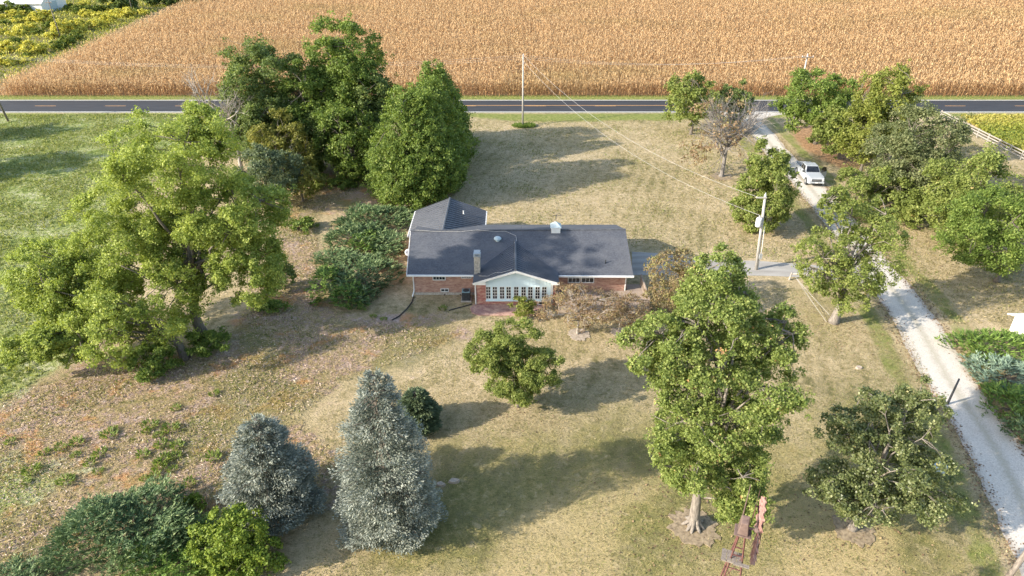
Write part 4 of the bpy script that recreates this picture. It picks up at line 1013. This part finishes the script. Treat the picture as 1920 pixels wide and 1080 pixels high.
# ------------------------------------------------------------------ windmill
def windmill():
    wx, wy = 9.0, 18.3
    T = thing('windmill', 'old red rusty farm windmill seen from above at the bottom edge', 'windmill', (wx, wy, 0), -.37)
    H = 10.6; s0 = 1.0
    legs = [(-1, -1), (1, -1), (1, 1), (-1, 1)]
    for i, (a, b) in enumerate(legs):
        MB().beam((a*s0, b*s0, 0), (a*.09, b*.09, H), .05, .05).obj('leg', 'red_rust', T)
    br = MB()
    for k in range(7):
        z = .9+k*1.4; f = 1-z/H; q = s0*f+.09*(1-f); z2 = z+1.4; f2 = 1-z2/H; q2 = s0*f2+.09*(1-f2)
        for i in range(4):
            a, b = legs[i], legs[(i+1) % 4]
            br.beam((a[0]*q, a[1]*q, z), (b[0]*q, b[1]*q, z), .04, .04)
            if z2 < H: br.beam((a[0]*q, a[1]*q, z), (b[0]*q2, b[1]*q2, z2), .022, .022)
    br.obj('bracing', 'red_rust', T)
    pl = MB(); z = 9.05
    for i in range(4): pl.box(-.58+i*.2, -.58+i*.2+.18, -.42+.05*(i%2), .16, z, z+.04)
    pl.box(-.1, .5, -.52, -.36, z+.045, z+.08); pl.beam((-.56, -.36, z-.03), (.3, -.36, z-.03), .06, .06); pl.beam((-.56, .1, z-.03), (.3, .1, z-.03), .06, .06)
    pl.obj('platform', 'pole_wood', T)
    hd = MB(); hd.hexa([(-.2, -.24, 10.5), (.2, -.24, 10.5), (.2, .28, 10.5), (-.2, .28, 10.5), (-.13, -.16, 11.05), (.13, -.16, 11.05), (.16, .22, 11.15), (-.16, .22, 11.15)])
    hd.box(-.32, .32, -.3, .3, 10.45, 10.5)
    hd.obj('gear_box', 'brown_rust', T, bevel=.03)
    MB().tube([(-.12, .25, 10.5), (-.1, .28, 12.7)], [.03, .015], 6).obj('mast_rod', 'brown_rust', T)
    MB().tube([(.1, 0, 10.75), (.62, .05, 10.7)], .05, 8).obj('axle', 'brown_rust', T)
    wc = Vector((.52, .05, 10.7)); R = 1.3
    wheel = MB()
    for k in range(18):
        a0 = 2*math.pi*k/18; a1 = a0+.24
        pts = []
        for (r, a, dx) in ((.42, a0, -.03), (R, a0-.03, -.09), (R, a1+.03, .09), (.42, a1, .04)):
            pts.append((wc.x+dx, wc.y+math.cos(a)*r, wc.z+math.sin(a)*r))
        wheel.slab(pts, .012)
    wheel.obj('wheel_blades', 'red_fade', T)
    rm = MB()
    for r in (.45, 1.0): rm.tube([(wc.x+.05, wc.y+math.cos(k*math.pi/12)*r, wc.z+math.sin(k*math.pi/12)*r) for k in range(25)], .02, 5)
    for k in range(6): rm.tube([(wc.x, wc.y, wc.z), (wc.x+.04, wc.y+math.cos(k*math.pi/3)*1.0, wc.z+math.sin(k*math.pi/3)*1.0)], .02, 5)
    rm.obj('wheel_rim', 'red_rust', T)
    MB().lathe((wc.x-.12, wc.y, wc.z), [(.1, 0), (.12, .1), (.08, .24)], 10, 'x').obj('hub', 'brown_rust', T)
    # furled tail vane folded along the wheel
    tv = MB(); tv.beam((.2, .2, 10.75), (.36, 1.2, 10.8), .03, .05)
    tv.hexa([(.30, .75, 10.55), (.32, .75, 10.55), (.42, 1.75, 10.35), (.40, 1.75, 10.35), (.30, .75, 10.95), (.32, .75, 10.95), (.42, 1.75, 11.15), (.40, 1.75, 11.15)])
    tv.obj('tail_vane', 'red_rust', T)
windmill()

# ------------------------------------------------------------------ truck
def truck():
    p = G(1515, 335)
    d = G(1536, 372)-G(1490, 318); yaw = math.atan2(d[1], d[0])
    T = thing('pickup_truck', 'white pickup truck parked on the gravel drive with a front door open', 'truck', (p[0], p[1], .012), yaw)
    W2 = 1.0
    b = MB()                                             # lower body lofted from sections along x
    secs = [(2.92, .50, 1.02, .86), (2.80, .42, 1.12, .96), (2.2, .40, 1.19, W2), (1.25, .40, 1.25, W2), (-.98, .40, 1.25, W2)]
    for (x0, a0, t0, w0), (x1, a1, t1, w1) in zip(secs[:-1], secs[1:]):
        b.hexa([(x1, -w1, a1), (x0, -w0, a0), (x0, w0, a0), (x1, w1, a1), (x1, -w1*.97, t1), (x0, -w0*.96, t0), (x0, w0*.96, t0), (x1, w1*.97, t1)])
    b.obj('body', 'truck_paint', T)
    bed = MB(); bed.box(-2.95, -.99, -W2, -W2+.12, .5, 1.28); bed.box(-2.95, -.99, W2-.12, W2, .5, 1.28); bed.box(-3.02, -2.95, -W2, W2, .5, 1.28); bed.box(-1.08, -.99, -W2+.12, W2-.12, .5, 1.28)
    bed.obj('bed', 'truck_paint', T, bevel=.02)
    MB().box(-2.94, -1.1, -W2+.125, W2-.125, .55, .72).obj('bed_floor', 'dark_metal', T)
    cab = MB(); lo = [(-.98, -.94), (1.22, -.94), (1.22, .94), (-.98, .94)]; hi = [(-.80, -.74), (.48, -.74), (.48, .74), (-.80, .74)]
    cab.hexa([(x, y, 1.25) for x, y in lo]+[(x, y, 1.93) for x, y in hi]); cab.obj('cab', 'truck_paint', T, bevel=.05)
    def on(face, u0, u1, v0, v1, th=.012):
        c = {'front': (lo[1], lo[2], hi[2], hi[1]), 'left': (lo[2], lo[3], hi[3], hi[2]), 'right': (lo[0], lo[1], hi[1], hi[0]), 'back': (lo[3], lo[0], hi[0], hi[3])}[face]
        A, B = Vector((*c[0], 1.25)), Vector((*c[1], 1.25)); C_, D_ = Vector((*c[2], 1.93)), Vector((*c[3], 1.93))
        nrm = (B-A).cross(D_-A).normalized()
        f = lambda u, v: (A.lerp(B, u)).lerp(D_.lerp(C_, u), v)
        q = [f(u0, v0), f(u1, v0), f(u1, v1), f(u0, v1)]
        return MB().hexa([x-nrm*.02 for x in q]+[x+nrm*th for x in q])
    on('front', .05, .95, .08, .92).obj('windshield', 'glass', T); on('back', .1, .9, .15, .85).obj('rear_window', 'glass', T)
    for fc in ('left', 'right'):
        fl = (lambda u: u) if fc == 'right' else (lambda u: 1-u)
        for u0, u1 in ((.08, .42), (.47, .84)):
            a_, b_ = sorted((fl(u0), fl(u1))); on(fc, a_, b_, .12, .88).obj('side_window', 'glass', T)
    MB().hexa([(1.24, -.93, 1.255), (2.8, -.84, 1.125), (2.8, .84, 1.125), (1.24, .93, 1.255), (1.24, -.85, 1.295), (2.74, -.76, 1.16), (2.74, .76, 1.16), (1.24, .85, 1.295)]).obj('hood', 'truck_paint', T, bevel=.02)
    gr = MB(); gr.box(2.86, 2.955, -.60, .60, .70, 1.0); gr.obj('grille', 'dark_metal', T, bevel=.02)
    MB().box(2.956, 2.975, -.52, .52, .83, .87).obj('grille_bar', 'chrome', T)
    for s in (-1, 1): MB().box(2.80, 2.93, s*.76-.145, s*.76+.145, .80, .99).obj('headlight', 'lamp_glass', T, bevel=.02)
    MB().box(2.82, 3.06, -.95, .95, .43, .67).obj('front_bumper', 'truck_paint', T, bevel=.04)
    MB().box(3.062, 3.08, -.7, .7, .44, .53).obj('air_intake', 'dark_metal', T)
    MB().box(3.062, 3.085, -.16, .16, .53, .66).obj('number_plate', 'plate', T)
    MB().box(-3.15, -3.02, -.9, .9, .45, .65).obj('rear_bumper', 'chrome', T, bevel=.03)
    for s in (-1, 1): MB().box(-3.035, -2.97, s*.93-.06, s*.93+.06, .8, 1.22).obj('tail_light', 'red_rust', T)
    for x in (1.95, -1.9):
        for s in (-1, 1):
            MB().lathe((x, s*1.002-.004*s, .40), [(.5, -.01), (.5, .01)], 20, 'y').obj('wheel_arch', 'dark_metal', T)
            y0 = s*.87
            wl = MB().lathe((x, y0, .40), [(.24, -.13), (.38, -.14), (.40, -.09), (.40, .12), (.38, .16), (.24, .17)], 20, 'y').obj('wheel', 'tyre', T, smooth=False)
            MB().lathe((x, y0+(.155 if s > 0 else -.155), .40), [(.25, -.02), (.22, .02), (.06, .03)], 14, 'y').obj('rim', 'chrome', wl)
    for s in (-1, 1): MB().box(.95, 1.12, s*1.16-.13, s*1.16+.13, 1.28, 1.5).obj('mirror', 'dark_metal', T, bevel=.03)
    # open driver's door and a dark panel standing in for the cab's inner shade
    MB().box(.02, 1.0, .992, 1.008, .55, 1.24).obj('door_shade_panel', 'dark_metal', T)
    hinge = Vector((1.02, 1.0, 0)); a = math.radians(62)
    def R(x, y, z): return (hinge.x-x*math.cos(a)-y*math.sin(a)*0, hinge.y+x*math.sin(a)+.0, z)
    nx, ny = math.sin(a)*.06, math.cos(a)*.06
    dm = MB(); A0, A1 = R(.05, 0, 0), R(1.0, 0, 0)
    dm.hexa([(A0[0], A0[1], .5), (A1[0], A1[1], .5), (A1[0]+nx, A1[1]+ny, .5), (A0[0]+nx, A0[1]+ny, .5), (A0[0], A0[1], 1.25), (A1[0], A1[1], 1.25), (A1[0]+nx, A1[1]+ny, 1.25), (A0[0]+nx, A0[1]+ny, 1.25)])
    door = dm.obj('open_door', 'truck_paint', T)
    g0, g1 = R(.25, 0, 0), R(.95, 0, 0)
    MB().hexa([(A0[0], A0[1], 1.252), (A1[0], A1[1], 1.252), (A1[0]+nx*.4, A1[1]+ny*.4, 1.252), (A0[0]+nx*.4, A0[1]+ny*.4, 1.252), (g0[0], g0[1]-.1, 1.86), (g1[0], g1[1]-.1, 1.86), (g1[0]+nx*.4, g1[1]-.1+ny*.4, 1.86), (g0[0]+nx*.4, g0[1]-.1+ny*.4, 1.86)]).obj('door_window', 'glass', door)
truck()

# ------------------------------------------------------------------ barn, shed, small yard things
bn = thing('barn', 'white metal roofed barn in the far top left corner', 'barn', (-152, 224, 0))
def gable_building(T, x0, x1, y0, y1, ez, rz, wall, roof, along='x'):
    ym = (y0+y1)/2
    w = MB(); w.box(x0, x1, y0, y1, 0, ez); w.poly([(x0, y0, ez), (x0, y1, ez), (x0, ym, rz-.05)]); w.poly([(x1, y0, ez), (x1, y1, ez), (x1, ym, rz-.05)]); w.obj('wall', wall, T)
    r = MB(); o = .4
    sl = (rz-ez)/(ym-y0)
    r.slab([(x0-o, y0-o, ez-o*sl), (x1+o, y0-o, ez-o*sl), (x1+o, ym, rz), (x0-o, ym, rz)], .12); r.slab([(x1+o, ym+.004, rz), (x1+o, y1+o, ez-o*sl), (x0-o, y1+o, ez-o*sl), (x0-o, ym+.004, rz)], .12)
    r.obj('roof', roof, T)
gable_building(bn, -14, 8, 0, 13, 3.2, 6.6, 'white_paint', 'white_paint')
MB().box(8.02, 8.1, 4, 8, 0, 2.9).obj('door', 'blue_grey', bn)
g = G(1912, 640)
sh = thing('shed', 'corner of a small white shed at the right edge beside the juniper hedge', 'shed', (g[0]+1.7, g[1]-.9, 0))
gable_building(sh, -1.5, 2.5, -.2, 2.6, 1.6, 2.2, 'white_paint', 'white_paint')
MB().box(-.3, .7, -.24, -.205, 0, 1.5).obj('door', 'grey_metal', sh)
def ring(label, px, r0, mat, seed):
    g = G(*px); rng = random.Random(seed); pts = []
    for k in range(44):
        a = 2*math.pi*k/44; r = r0*rng.uniform(.78, 1.12); pts.append((g[0]+math.cos(a)*r, g[1]+math.sin(a)*r, .05))
    m = MB(); m.slab(pts, .045); tag(m.obj('mulch_ring', mat), label, 'mulch ring')
ring('dark mulch ring round the flared roots of the biggest oak', (1300, 990), 1.45, 'mulch', 1)
ring('dark mulch ring under the leathery leaved oak', (1598, 994), 1.15, 'mulch', 2)
ring('pale mulch ring round the larger dry tree by the deck', (1086, 627), .95, 'mulch_pale', 3)
ring('small stony ring round the smaller dry tree by the deck', (1162, 623), .75, 'mulch_pale', 4)
ring('grey brown mulch ring under the half bare tree', (1352, 331), 1.4, 'mulch', 5)
def flat_stone(label, px, sx, sy, seed):
    g = G(*px); rng = random.Random(seed); m = MB(); n = 9; top = []; bot = []
    for k in range(n):
        a = 2*math.pi*k/n; q = rng.uniform(.8, 1.15); bot.append((g[0]+math.cos(a)*sx*q, g[1]+math.sin(a)*sy*q, -.03)); top.append((g[0]+math.cos(a)*sx*q*.8, g[1]+math.sin(a)*sy*q*.8, .14*rng.uniform(.8, 1.2)))
    m.poly(top)
    m.v += bot+top; i = n
    for k in range(n): m.f.append((i+k, i+(k+1) % n, i+n+(k+1) % n, i+n+k))
    tag(m.obj('flat_stone', 'mulch_pale'), label, 'stone')
flat_stone('pale flat stone on the grass right of the taller blue spruce', (852, 903), .42, .22, 1)
flat_stone('smaller flat stone beside the taller blue spruce', (826, 909), .3, .2, 2)
flat_stone('small stone lying alone on the open lawn near the lower drive', (1610, 690), .3, .22, 3)
bb = thing('storage_tub', 'pale blue grey tub half hidden behind the leathery leaved oak', 'tub', tuple(G(1757, 884)))
MB().hexa([(-.32, -.25, 0), (.32, -.25, 0), (.32, .25, 0), (-.32, .25, 0), (-.38, -.3, .55), (.38, -.3, .55), (.38, .3, .55), (-.38, .3, .55)]).obj('tub', 'blue_grey', bb, bevel=.03)
MB().box(-.41, .41, -.33, .33, .552, .61).obj('lid', 'blue_grey', bb, bevel=.02)
# weeds
WEED = [(370, 448), (330, 500)]
rngw = np.random.default_rng(77)
weeds = []
for (x, y) in [(144, 832), (143, 855), (189, 852), (115, 840), (84, 850), (268, 855), (297, 818), (303, 835), (282, 800), (275, 810), (332, 838), (329, 857), (306, 865), (321, 805), (330, 767), (205, 818), (213, 806), (170, 870), (185, 885), (290, 895), (272, 900), (324, 882), (355, 908), (60, 885), (50, 905), (125, 905), (20, 830), (300, 875), (402, 740), (400, 860), (560, 420), (575, 440), (590, 425), (830, 520+60), (700, 595), (720, 600), (1000, 320+120)]:
    weeds.append((x, y))
wd0 = None
for i, (x, y) in enumerate(weeds):
    g = G(x, y)
    if wd0 is None:
        n = 120; a = rngw.random(n)*6.28; r = .42*np.sqrt(rngw.random(n))
        P = np.stack([np.cos(a)*r, np.sin(a)*r, .05+.2*rngw.random(n)], -1)
        AX = np.stack([np.cos(a)*.7, np.sin(a)*.7, .35+.6*rngw.random(n)], -1)
        wd0 = quadmesh('weed_clump', blades(P, AX, rdir(rngw, n), rngw.uniform(.15, .34, n), rngw.uniform(.06, .11, n)), rngw.normal(.5, .2, n), 'leaf_dense'); o = wd0
    else:
        o = wd0.copy(); COL.objects.link(o)
    o.location = (g[0], g[1], 0); o.rotation_euler = (0, 0, i*1.3); s = .55+.6*rngw.random(); o.scale = (s, s, s*.9)
    tag(o, 'small dark green weed clump sprouting from dry ground', 'weed', 'weeds on the dry ground')

# ------------------------------------------------------------------ scrub shrubs, far trees
SCR = [(62, 95, 22, 'y'), (15, 92, 20, 'y'), (10, 118, 18, 'y'), (118, 55, 24, 'y'), (145, 52, 20, 'y'), (98, 68, 14, 'y'), (80, 35, 22, 'y'), (52, 55, 18, 'y'), (28, 30, 16, 'y'), (40, 58, 14, 'y'),
       (185, 48, 18, 'y'), (205, 38, 16, 'y'), (235, 28, 18, 'y'), (215, 28, 14, 'y'), (165, 28, 14, 'y'), (125, 80, 16, 'g'), (108, 88, 16, 'g'), (140, 72, 14, 'g'), (20, 20, 24, 'g'), (45, 22, 18, 'g'),
       (5, 15, 20, 'g'), (150, 22, 16, 'g'), (172, 20, 14, 'g'), (190, 18, 14, 'g'), (70, 62, 12, 'g'), (5, 60, 12, 'y'), (28, 78, 12, 'g'), (90, 50, 12, 'g'), (250, 22, 12, 'g'), (270, 25, 10, 'y'), (-30, 110, 18, 'y'), (-40, 70, 18, 'y'), (-60, 40, 20, 'g')]
rs_ = random.Random(4)
for k in range(34):
    yy = rs_.uniform(4, 130); SCR.append((rs_.uniform(-20, max(10, 255-yy*1.75)), yy, rs_.uniform(6, 12), rs_.choice('yyg')))
for i, (x, y, w, c) in enumerate(SCR):
    lb = 'yellow goldenrod coloured shrub in the scrub beside the corn field' if c == 'y' else 'green shrub among the yellow scrub beside the corn field'
    shrub('scrub_shrub', lb, (x, y+w*.28), (x-w*1.0, x+w*1.0, y-w*.7, y+w*.35), 'scrub_yellow' if c == 'y' else 'scrub_green', 200+i, group='yellow scrub shrubs' if c == 'y' else 'green scrub shrubs', L=.34, cover=.8, rcs=1.1)
for i, (r, lb) in enumerate([((193, 250, -25, 20), 'dark round tree at the top edge next to the distant pole'), ((268, 300, -14, 9), 'small far tree at the top edge, first right of the distant pole'), ((300, 335, -14, 8), 'far dark tree at the top edge near the field corner'), ((330, 382, -18, 8), 'far tree touching the top left edge of the corn field')]):
    tree('far_tree', lb, ((r[0]+r[1])/2, r[3]+2), [r], 'leaf_dark', seed=300+i, L=.7, limbs=6, twigs=10)

# ------------------------------------------------------------------ stuff: corn, beans, scrub cover, grass
def corn():
    rng = np.random.default_rng(99)
    mm, t, b = newmat('corn')
    a = N(t, 'ShaderNodeAttribute'); a.attribute_name = 'tint'
    c = ramp(t, a.outputs['Fac'], [(0, (.27, .13, .065)), (.3, (.45, .265, .125)), (.6, (.60, .395, .195)), (1, (.74, .56, .33))])
    n = noise(t, mapping(t, objco(t), (.4, 1, 1)), .06, 4, .6, .6); n2 = noise(t, objco(t), .9, 3, .6)
    c = mix(t, math_(t, 'MULTIPLY', smooth(t, n, .53, .72), .55), c, mix(t, n2, (.26, .22, .08), (.46, .35, .14)))
    t.links.new(c, b.inputs['Base Color']); b.inputs['Roughness'].default_value = .8; b.inputs['Specular IOR Level'].default_value = .2
    tr = t.nodes.new('ShaderNodeBsdfTranslucent'); ms = t.nodes.new('ShaderNodeMixShader'); ms.inputs[0].default_value = .38
    t.links.new(c, tr.inputs[0]); t.links.new(b.outputs[0], ms.inputs[1]); t.links.new(tr.outputs[0], ms.inputs[2]); t.links.new(ms.outputs[0], t.nodes['Material Output'].inputs[0])
    el0, el1 = G(-4, 181)[:2], G(395, -6)[:2]
    def plants(y0, y1, dr, ds):
        ys = np.arange(y0, y1, dr); P = []
        for y in ys:
            xl = el0[0]+(el1[0]-el0[0])*(y-el0[1])/(el1[1]-el0[1]); xr = .80*y+22
            x = np.arange(max(xl, -.8*y-22), xr, ds); P.append(np.stack([x+rng.normal(0, .12, len(x)), np.full(len(x), y)+rng.normal(0, .08, len(x)), np.full(len(x), rng.normal(0, .05))], -1))
        return np.concatenate(P)
    VV, TT = [], []
    for (y0, y1, dr, ds, sc) in ((125.2, 133, .70, .34, .95), (133, 175, .76, .55, 1.1), (175, 275, .95, .78, 1.35)):
        P = plants(y0, y1, dr, ds); n = len(P); rt = P[:, 2]; P = P[:, :2]
        h = rng.normal(2.45, .16, n)
        B = np.concatenate([P, np.zeros((n, 1))], 1); lean = np.concatenate([rng.normal(0, .12, (n, 2)), np.ones((n, 1))], 1)
        rows = 1
        # stalk
        yw = rng.random(n)*np.pi; s = np.stack([np.cos(yw), np.sin(yw), 0*yw], -1)*(.035*sc)
        tp = B+lean*h[:, None]
        VV.append(np.stack([B-s, B+s, tp+s*.4, tp-s*.4], 1)); TT.append(rng.normal(.22, .12, n))
        # leaves
        for k in range(5):
            f = np.array([.30, .48, .64, .80, .93])[k]+rng.normal(0, .04, n); p = B+lean*(h*f)[:, None]
            az = rng.random(n)*2*np.pi; o = np.stack([np.cos(az), np.sin(az), 0*az], -1); sd = np.stack([-np.sin(az), np.cos(az), 0*az], -1)
            L = rng.uniform(.40, .68, n)*sc**.6; w = .075*sc*rng.uniform(.7, 1.3, n)
            md = p+o*(L*.5)[:, None]+np.array([0, 0, 1])*(L*rng.uniform(.05, .45, n))[:, None]
            tip = p+o*(L*rng.uniform(.7, 1.0, n))[:, None]-np.array([0, 0, 1])*(L*rng.uniform(.1, .7, n))[:, None]
            VV.append(np.stack([p, md+sd*w[:, None], tip, md-sd*w[:, None]], 1)); TT.append(rng.normal(.38+.36*f, .09, n)+rt)
        # tassel
        o = rng.normal(0, .12, (n, 3)); w = np.stack([np.cos(yw), np.sin(yw), 0*yw], -1)*(.05*sc)
        q = tp+np.array([0, 0, .38])+o
        VV.append(np.stack([tp, (tp+q)/2+w, q, (tp+q)/2-w], 1)); TT.append(rng.normal(.75, .15, n))
    tag(quadmesh('corn_field', np.concatenate(VV), np.concatenate(TT), mm), 'ripe tan corn field filling the far side of the road', 'corn field', kind='stuff')
corn()
def cover(name, label, cat, poly, n, mat, L, W_, zr=.0, up=.8, seed=1, tm=(.45, .2), clump=0.0, zamp=0.0):
    rng = np.random.default_rng(seed); lo, hi = poly.min(0), poly.max(0)
    p = lo+(hi-lo)*rng.random((int(n*2.5), 2))
    if clump:
        c = np.sin(p[:, 0]*.55+1.3*np.sin(p[:, 1]*.4))+np.sin(p[:, 1]*.8+1.7*np.sin(p[:, 0]*.33)); p = p[(c+rng.normal(0, 1, len(p))) > clump]
    p = p[inside(poly, p[:, 0], p[:, 1])][:n]; m = len(p)
    P = np.concatenate([p, (rng.random(m)*zr)[:, None]], 1)
    ax = rng.normal(size=(m, 3))*np.array([.7, .7, .25])+np.array([0, 0, up])
    Ls = L*rng.uniform(.5, 1.3, m)
    return tag(quadmesh(name, blades(P, ax, rdir(rng, m), Ls, W_*rng.uniform(.6, 1.3, m)), rng.normal(*tm, m), mat), label, cat, kind='stuff')
M['bean'] = leafmat('bean', (.16, .22, .04), (.36, .36, .07), (.52, .45, .13))
beans = pxpoly([(1800, 222), (2150, 222), (2350, 330), (1975, 322), (1905, 286)])
def bean_field():
    rng = np.random.default_rng(8); lo, hi = beans.min(0), beans.max(0)
    p = lo+(hi-lo)*rng.random((90000, 2)); p = p[inside(beans, p[:, 0], p[:, 1])]; m = len(p)
    g = .5+.5*np.sin(p[:, 1]*.28+p[:, 0]*.10+.8*np.sin(p[:, 0]*.2)); P = np.concatenate([p, (.25+.5*rng.random(m))[:, None]], 1)
    tint = .22+.55*np.clip(g*1.3, 0, 1)+rng.normal(0, .14, m)
    nr = unit(rng.normal(size=(m, 3))*.7+np.array([0, 0, 1])); Ls = rng.uniform(.25, .5, m)
    tag(quadmesh('bean_field', kites(P, np.cross(nr, rdir(rng, m)), nr, Ls, Ls*.8), tint, 'bean'), 'yellow and green ripening bean field beyond the rail fence', 'bean field', kind='stuff')
bean_field()
scp = pxpoly([(-250, 0), (340, 0), (300, 20), (120, 108), (0, 158), (-60, 185), (-300, 185)])
cover('scrub_cover', 'low straw and olive scrub growth among the yellow bushes', 'scrub', scp, 34000, 'scrub_green', .7, .22, .4, .7, 5, (.75, .25))
cover('goldenrod_cover', 'yellow flowering weeds spread thinly through the scrub', 'weeds', scp, 16000, 'scrub_yellow', .6, .22, .7, .8, 15, (.5, .25), clump=.8)
M['grass_green'] = leafmat('grass_green', (.10, .125, .03), (.24, .275, .075), (.46, .44, .22))
M['grass_lawn'] = leafmat('grass_lawn', (.13, .125, .045), (.34, .285, .135), (.58, .48, .28))
M['grass_dry'] = leafmat('grass_dry', (.21, .175, .085), (.44, .36, .20), (.63, .53, .34))
mdp = pxpoly([(-60, 216), (300, 214), (390, 218), (370, 260), (290, 330), (215, 430), (190, 520), (250, 600), (150, 640), (110, 690), (-20, 770), (-120, 780)])
cover('meadow_grass', 'green rough meadow grass left of the trees', 'grass', mdp, 60000, 'grass_green', .34, .11, .05, .55, 6, (.5, .22), clump=-.8)
ltp = pxpoly([(560, 330), (690, 345), (600, 400), (590, 540), (650, 600), (880, 625), (640, 720), (560, 780), (640, 870), (600, 960), (400, 960), (60, 1080), (-60, 1090), (-60, 760), (250, 670), (400, 660), (480, 560), (530, 400)])
cover('dry_litter', 'straw, twigs and chips covering the ground between the trees', 'litter', ltp, 40000, 'grass_dry', .26, .045, .04, .25, 7, (.5, .3))
M['chips'] = leafmat('chips', (.32, .23, .17), (.50, .375, .29), (.64, .52, .43), trans=0)
cover('wood_chips', 'pale pinkish chips and twigs strewn over the bare ground', 'wood chips', ltp, 42000, 'chips', 0.21, .05, .04, .15, 17, (.5, .3), clump=-.2)
cover('litter_weeds', 'thin green weeds scattered through the dry litter', 'weeds', ltp, 14000, 'grass_green', .22, .09, .03, .6, 9, (.35, .2), clump=1.1)
lwp = pxpoly([(760, 560), (1480, 540), (1640, 560), (1700, 620), (1780, 780), (1870, 960), (1880, 1090), (560, 1090), (620, 900), (600, 780), (800, 700)])
cover('lawn_grass', 'short dry tufted lawn grass in the foreground', 'grass', lwp, 60000, 'grass_lawn', .12, .035, .02, .5, 10, (.45, .25))
cover('lawn_green', 'greener grass tufts in patches of the dry lawn', 'grass', lwp, 40000, 'grass_green', .11, .035, .02, .5, 11, (.5, .2), clump=.6)
M['fallen_leaf'] = leafmat('fallen_leaf', (.07, .045, .03), (.20, .125, .07), (.38, .27, .15), trans=0)
def fallen():
    rng = np.random.default_rng(31); P = []
    for px, py, r, n in ((1598, 985, 4.5, 700), (1300, 985, 5, 800), (1563, 604, 5, 700), (1690, 390, 7, 1200), (1572, 298, 7, 1200), (1830, 460, 8, 1400), (1352, 331, 5, 700), (383, 640, 6, 900), (972, 765, 3, 300), (1425, 428, 4, 400), (640, 330, 9, 1300), (760, 385, 5, 500)):
        g = G(px, py); P.append(g[:2]+rng.normal(0, r*.5, (n//2, 2)))
    nn = len(drive_pts)
    for sgn in (-1, 1):
        k = rng.random(2600)*(nn-4)+2; i = k.astype(int); f = (k-i)[:, None]; a = drive_pts[i]; b = drive_pts[np.minimum(i+1, nn-1)]; d = unit(b-a)
        P.append(a+(b-a)*f+np.stack([-d[:, 1], d[:, 0]], -1)*(sgn*1.95+rng.normal(0, .30, 2600))[:, None])
    p = np.concatenate(P); m = len(p); q = np.concatenate([p, .025+.03*rng.random((m, 1))], 1); nr = rng.normal(size=(m, 3))*.35+np.array([0, 0, 1])
    Ls = rng.uniform(.07, .17, m); tag(quadmesh('fallen_leaves', kites(q, np.cross(nr, rdir(rng, m)), unit(nr), Ls, Ls*.7), rng.normal(.45, .25, m), 'fallen_leaf'), 'brown fallen leaves under the trees and along the drive edges', 'leaves', kind='stuff')
fallen()
far_lawn = pxpoly([(880, 226), (1390, 224), (1470, 320), (1560, 420), (1620, 500), (1480, 490), (1190, 465), (920, 425), (820, 400), (850, 300)])
right_lawn = pxpoly([(1640, 240), (1770, 235), (1925, 325), (1960, 600), (1780, 610), (1690, 520), (1600, 420), (1560, 340)])
for nm, pl, k in (('far_lawn_grass', far_lawn, 20), ('right_lawn_grass', right_lawn, 21)):
    cover(nm, 'dry straw coloured lawn grass %s' % ('behind the house' if k == 20 else 'right of the gravel drive'), 'grass', pl, 30000, 'grass_lawn', .2, .07, .02, .5, k, (.5, .25))
    cover(nm.replace('grass', 'green'), 'greener grass patches in the lawn %s' % ('behind the house' if k == 20 else 'right of the gravel drive'), 'grass', pl, 14000, 'grass_green', .22, .09, .02, .5, k+5, (.5, .2), clump=.7)
tf = G(983, 237)
rng = np.random.default_rng(3); n = 900; a = rng.random(n)*6.28; r = np.sqrt(rng.random(n))
tag(quadmesh('grass_tuft', blades(np.stack([tf[0]+np.cos(a)*r*1.9, tf[1]+np.sin(a)*r*1.1, .03+0*a], -1), rng.normal(size=(n, 3))*.5+np.array([0, 0, 1]), rdir(rng, n), rng.uniform(.3, .6, n), rng.uniform(.08, .14, n)), rng.normal(.4, .15, n), 'leaf_dense'), 'unmown dark green grass tuft at the foot of the lawn pole', 'grass', kind='stuff')
print('leaf quads', LEAVES)
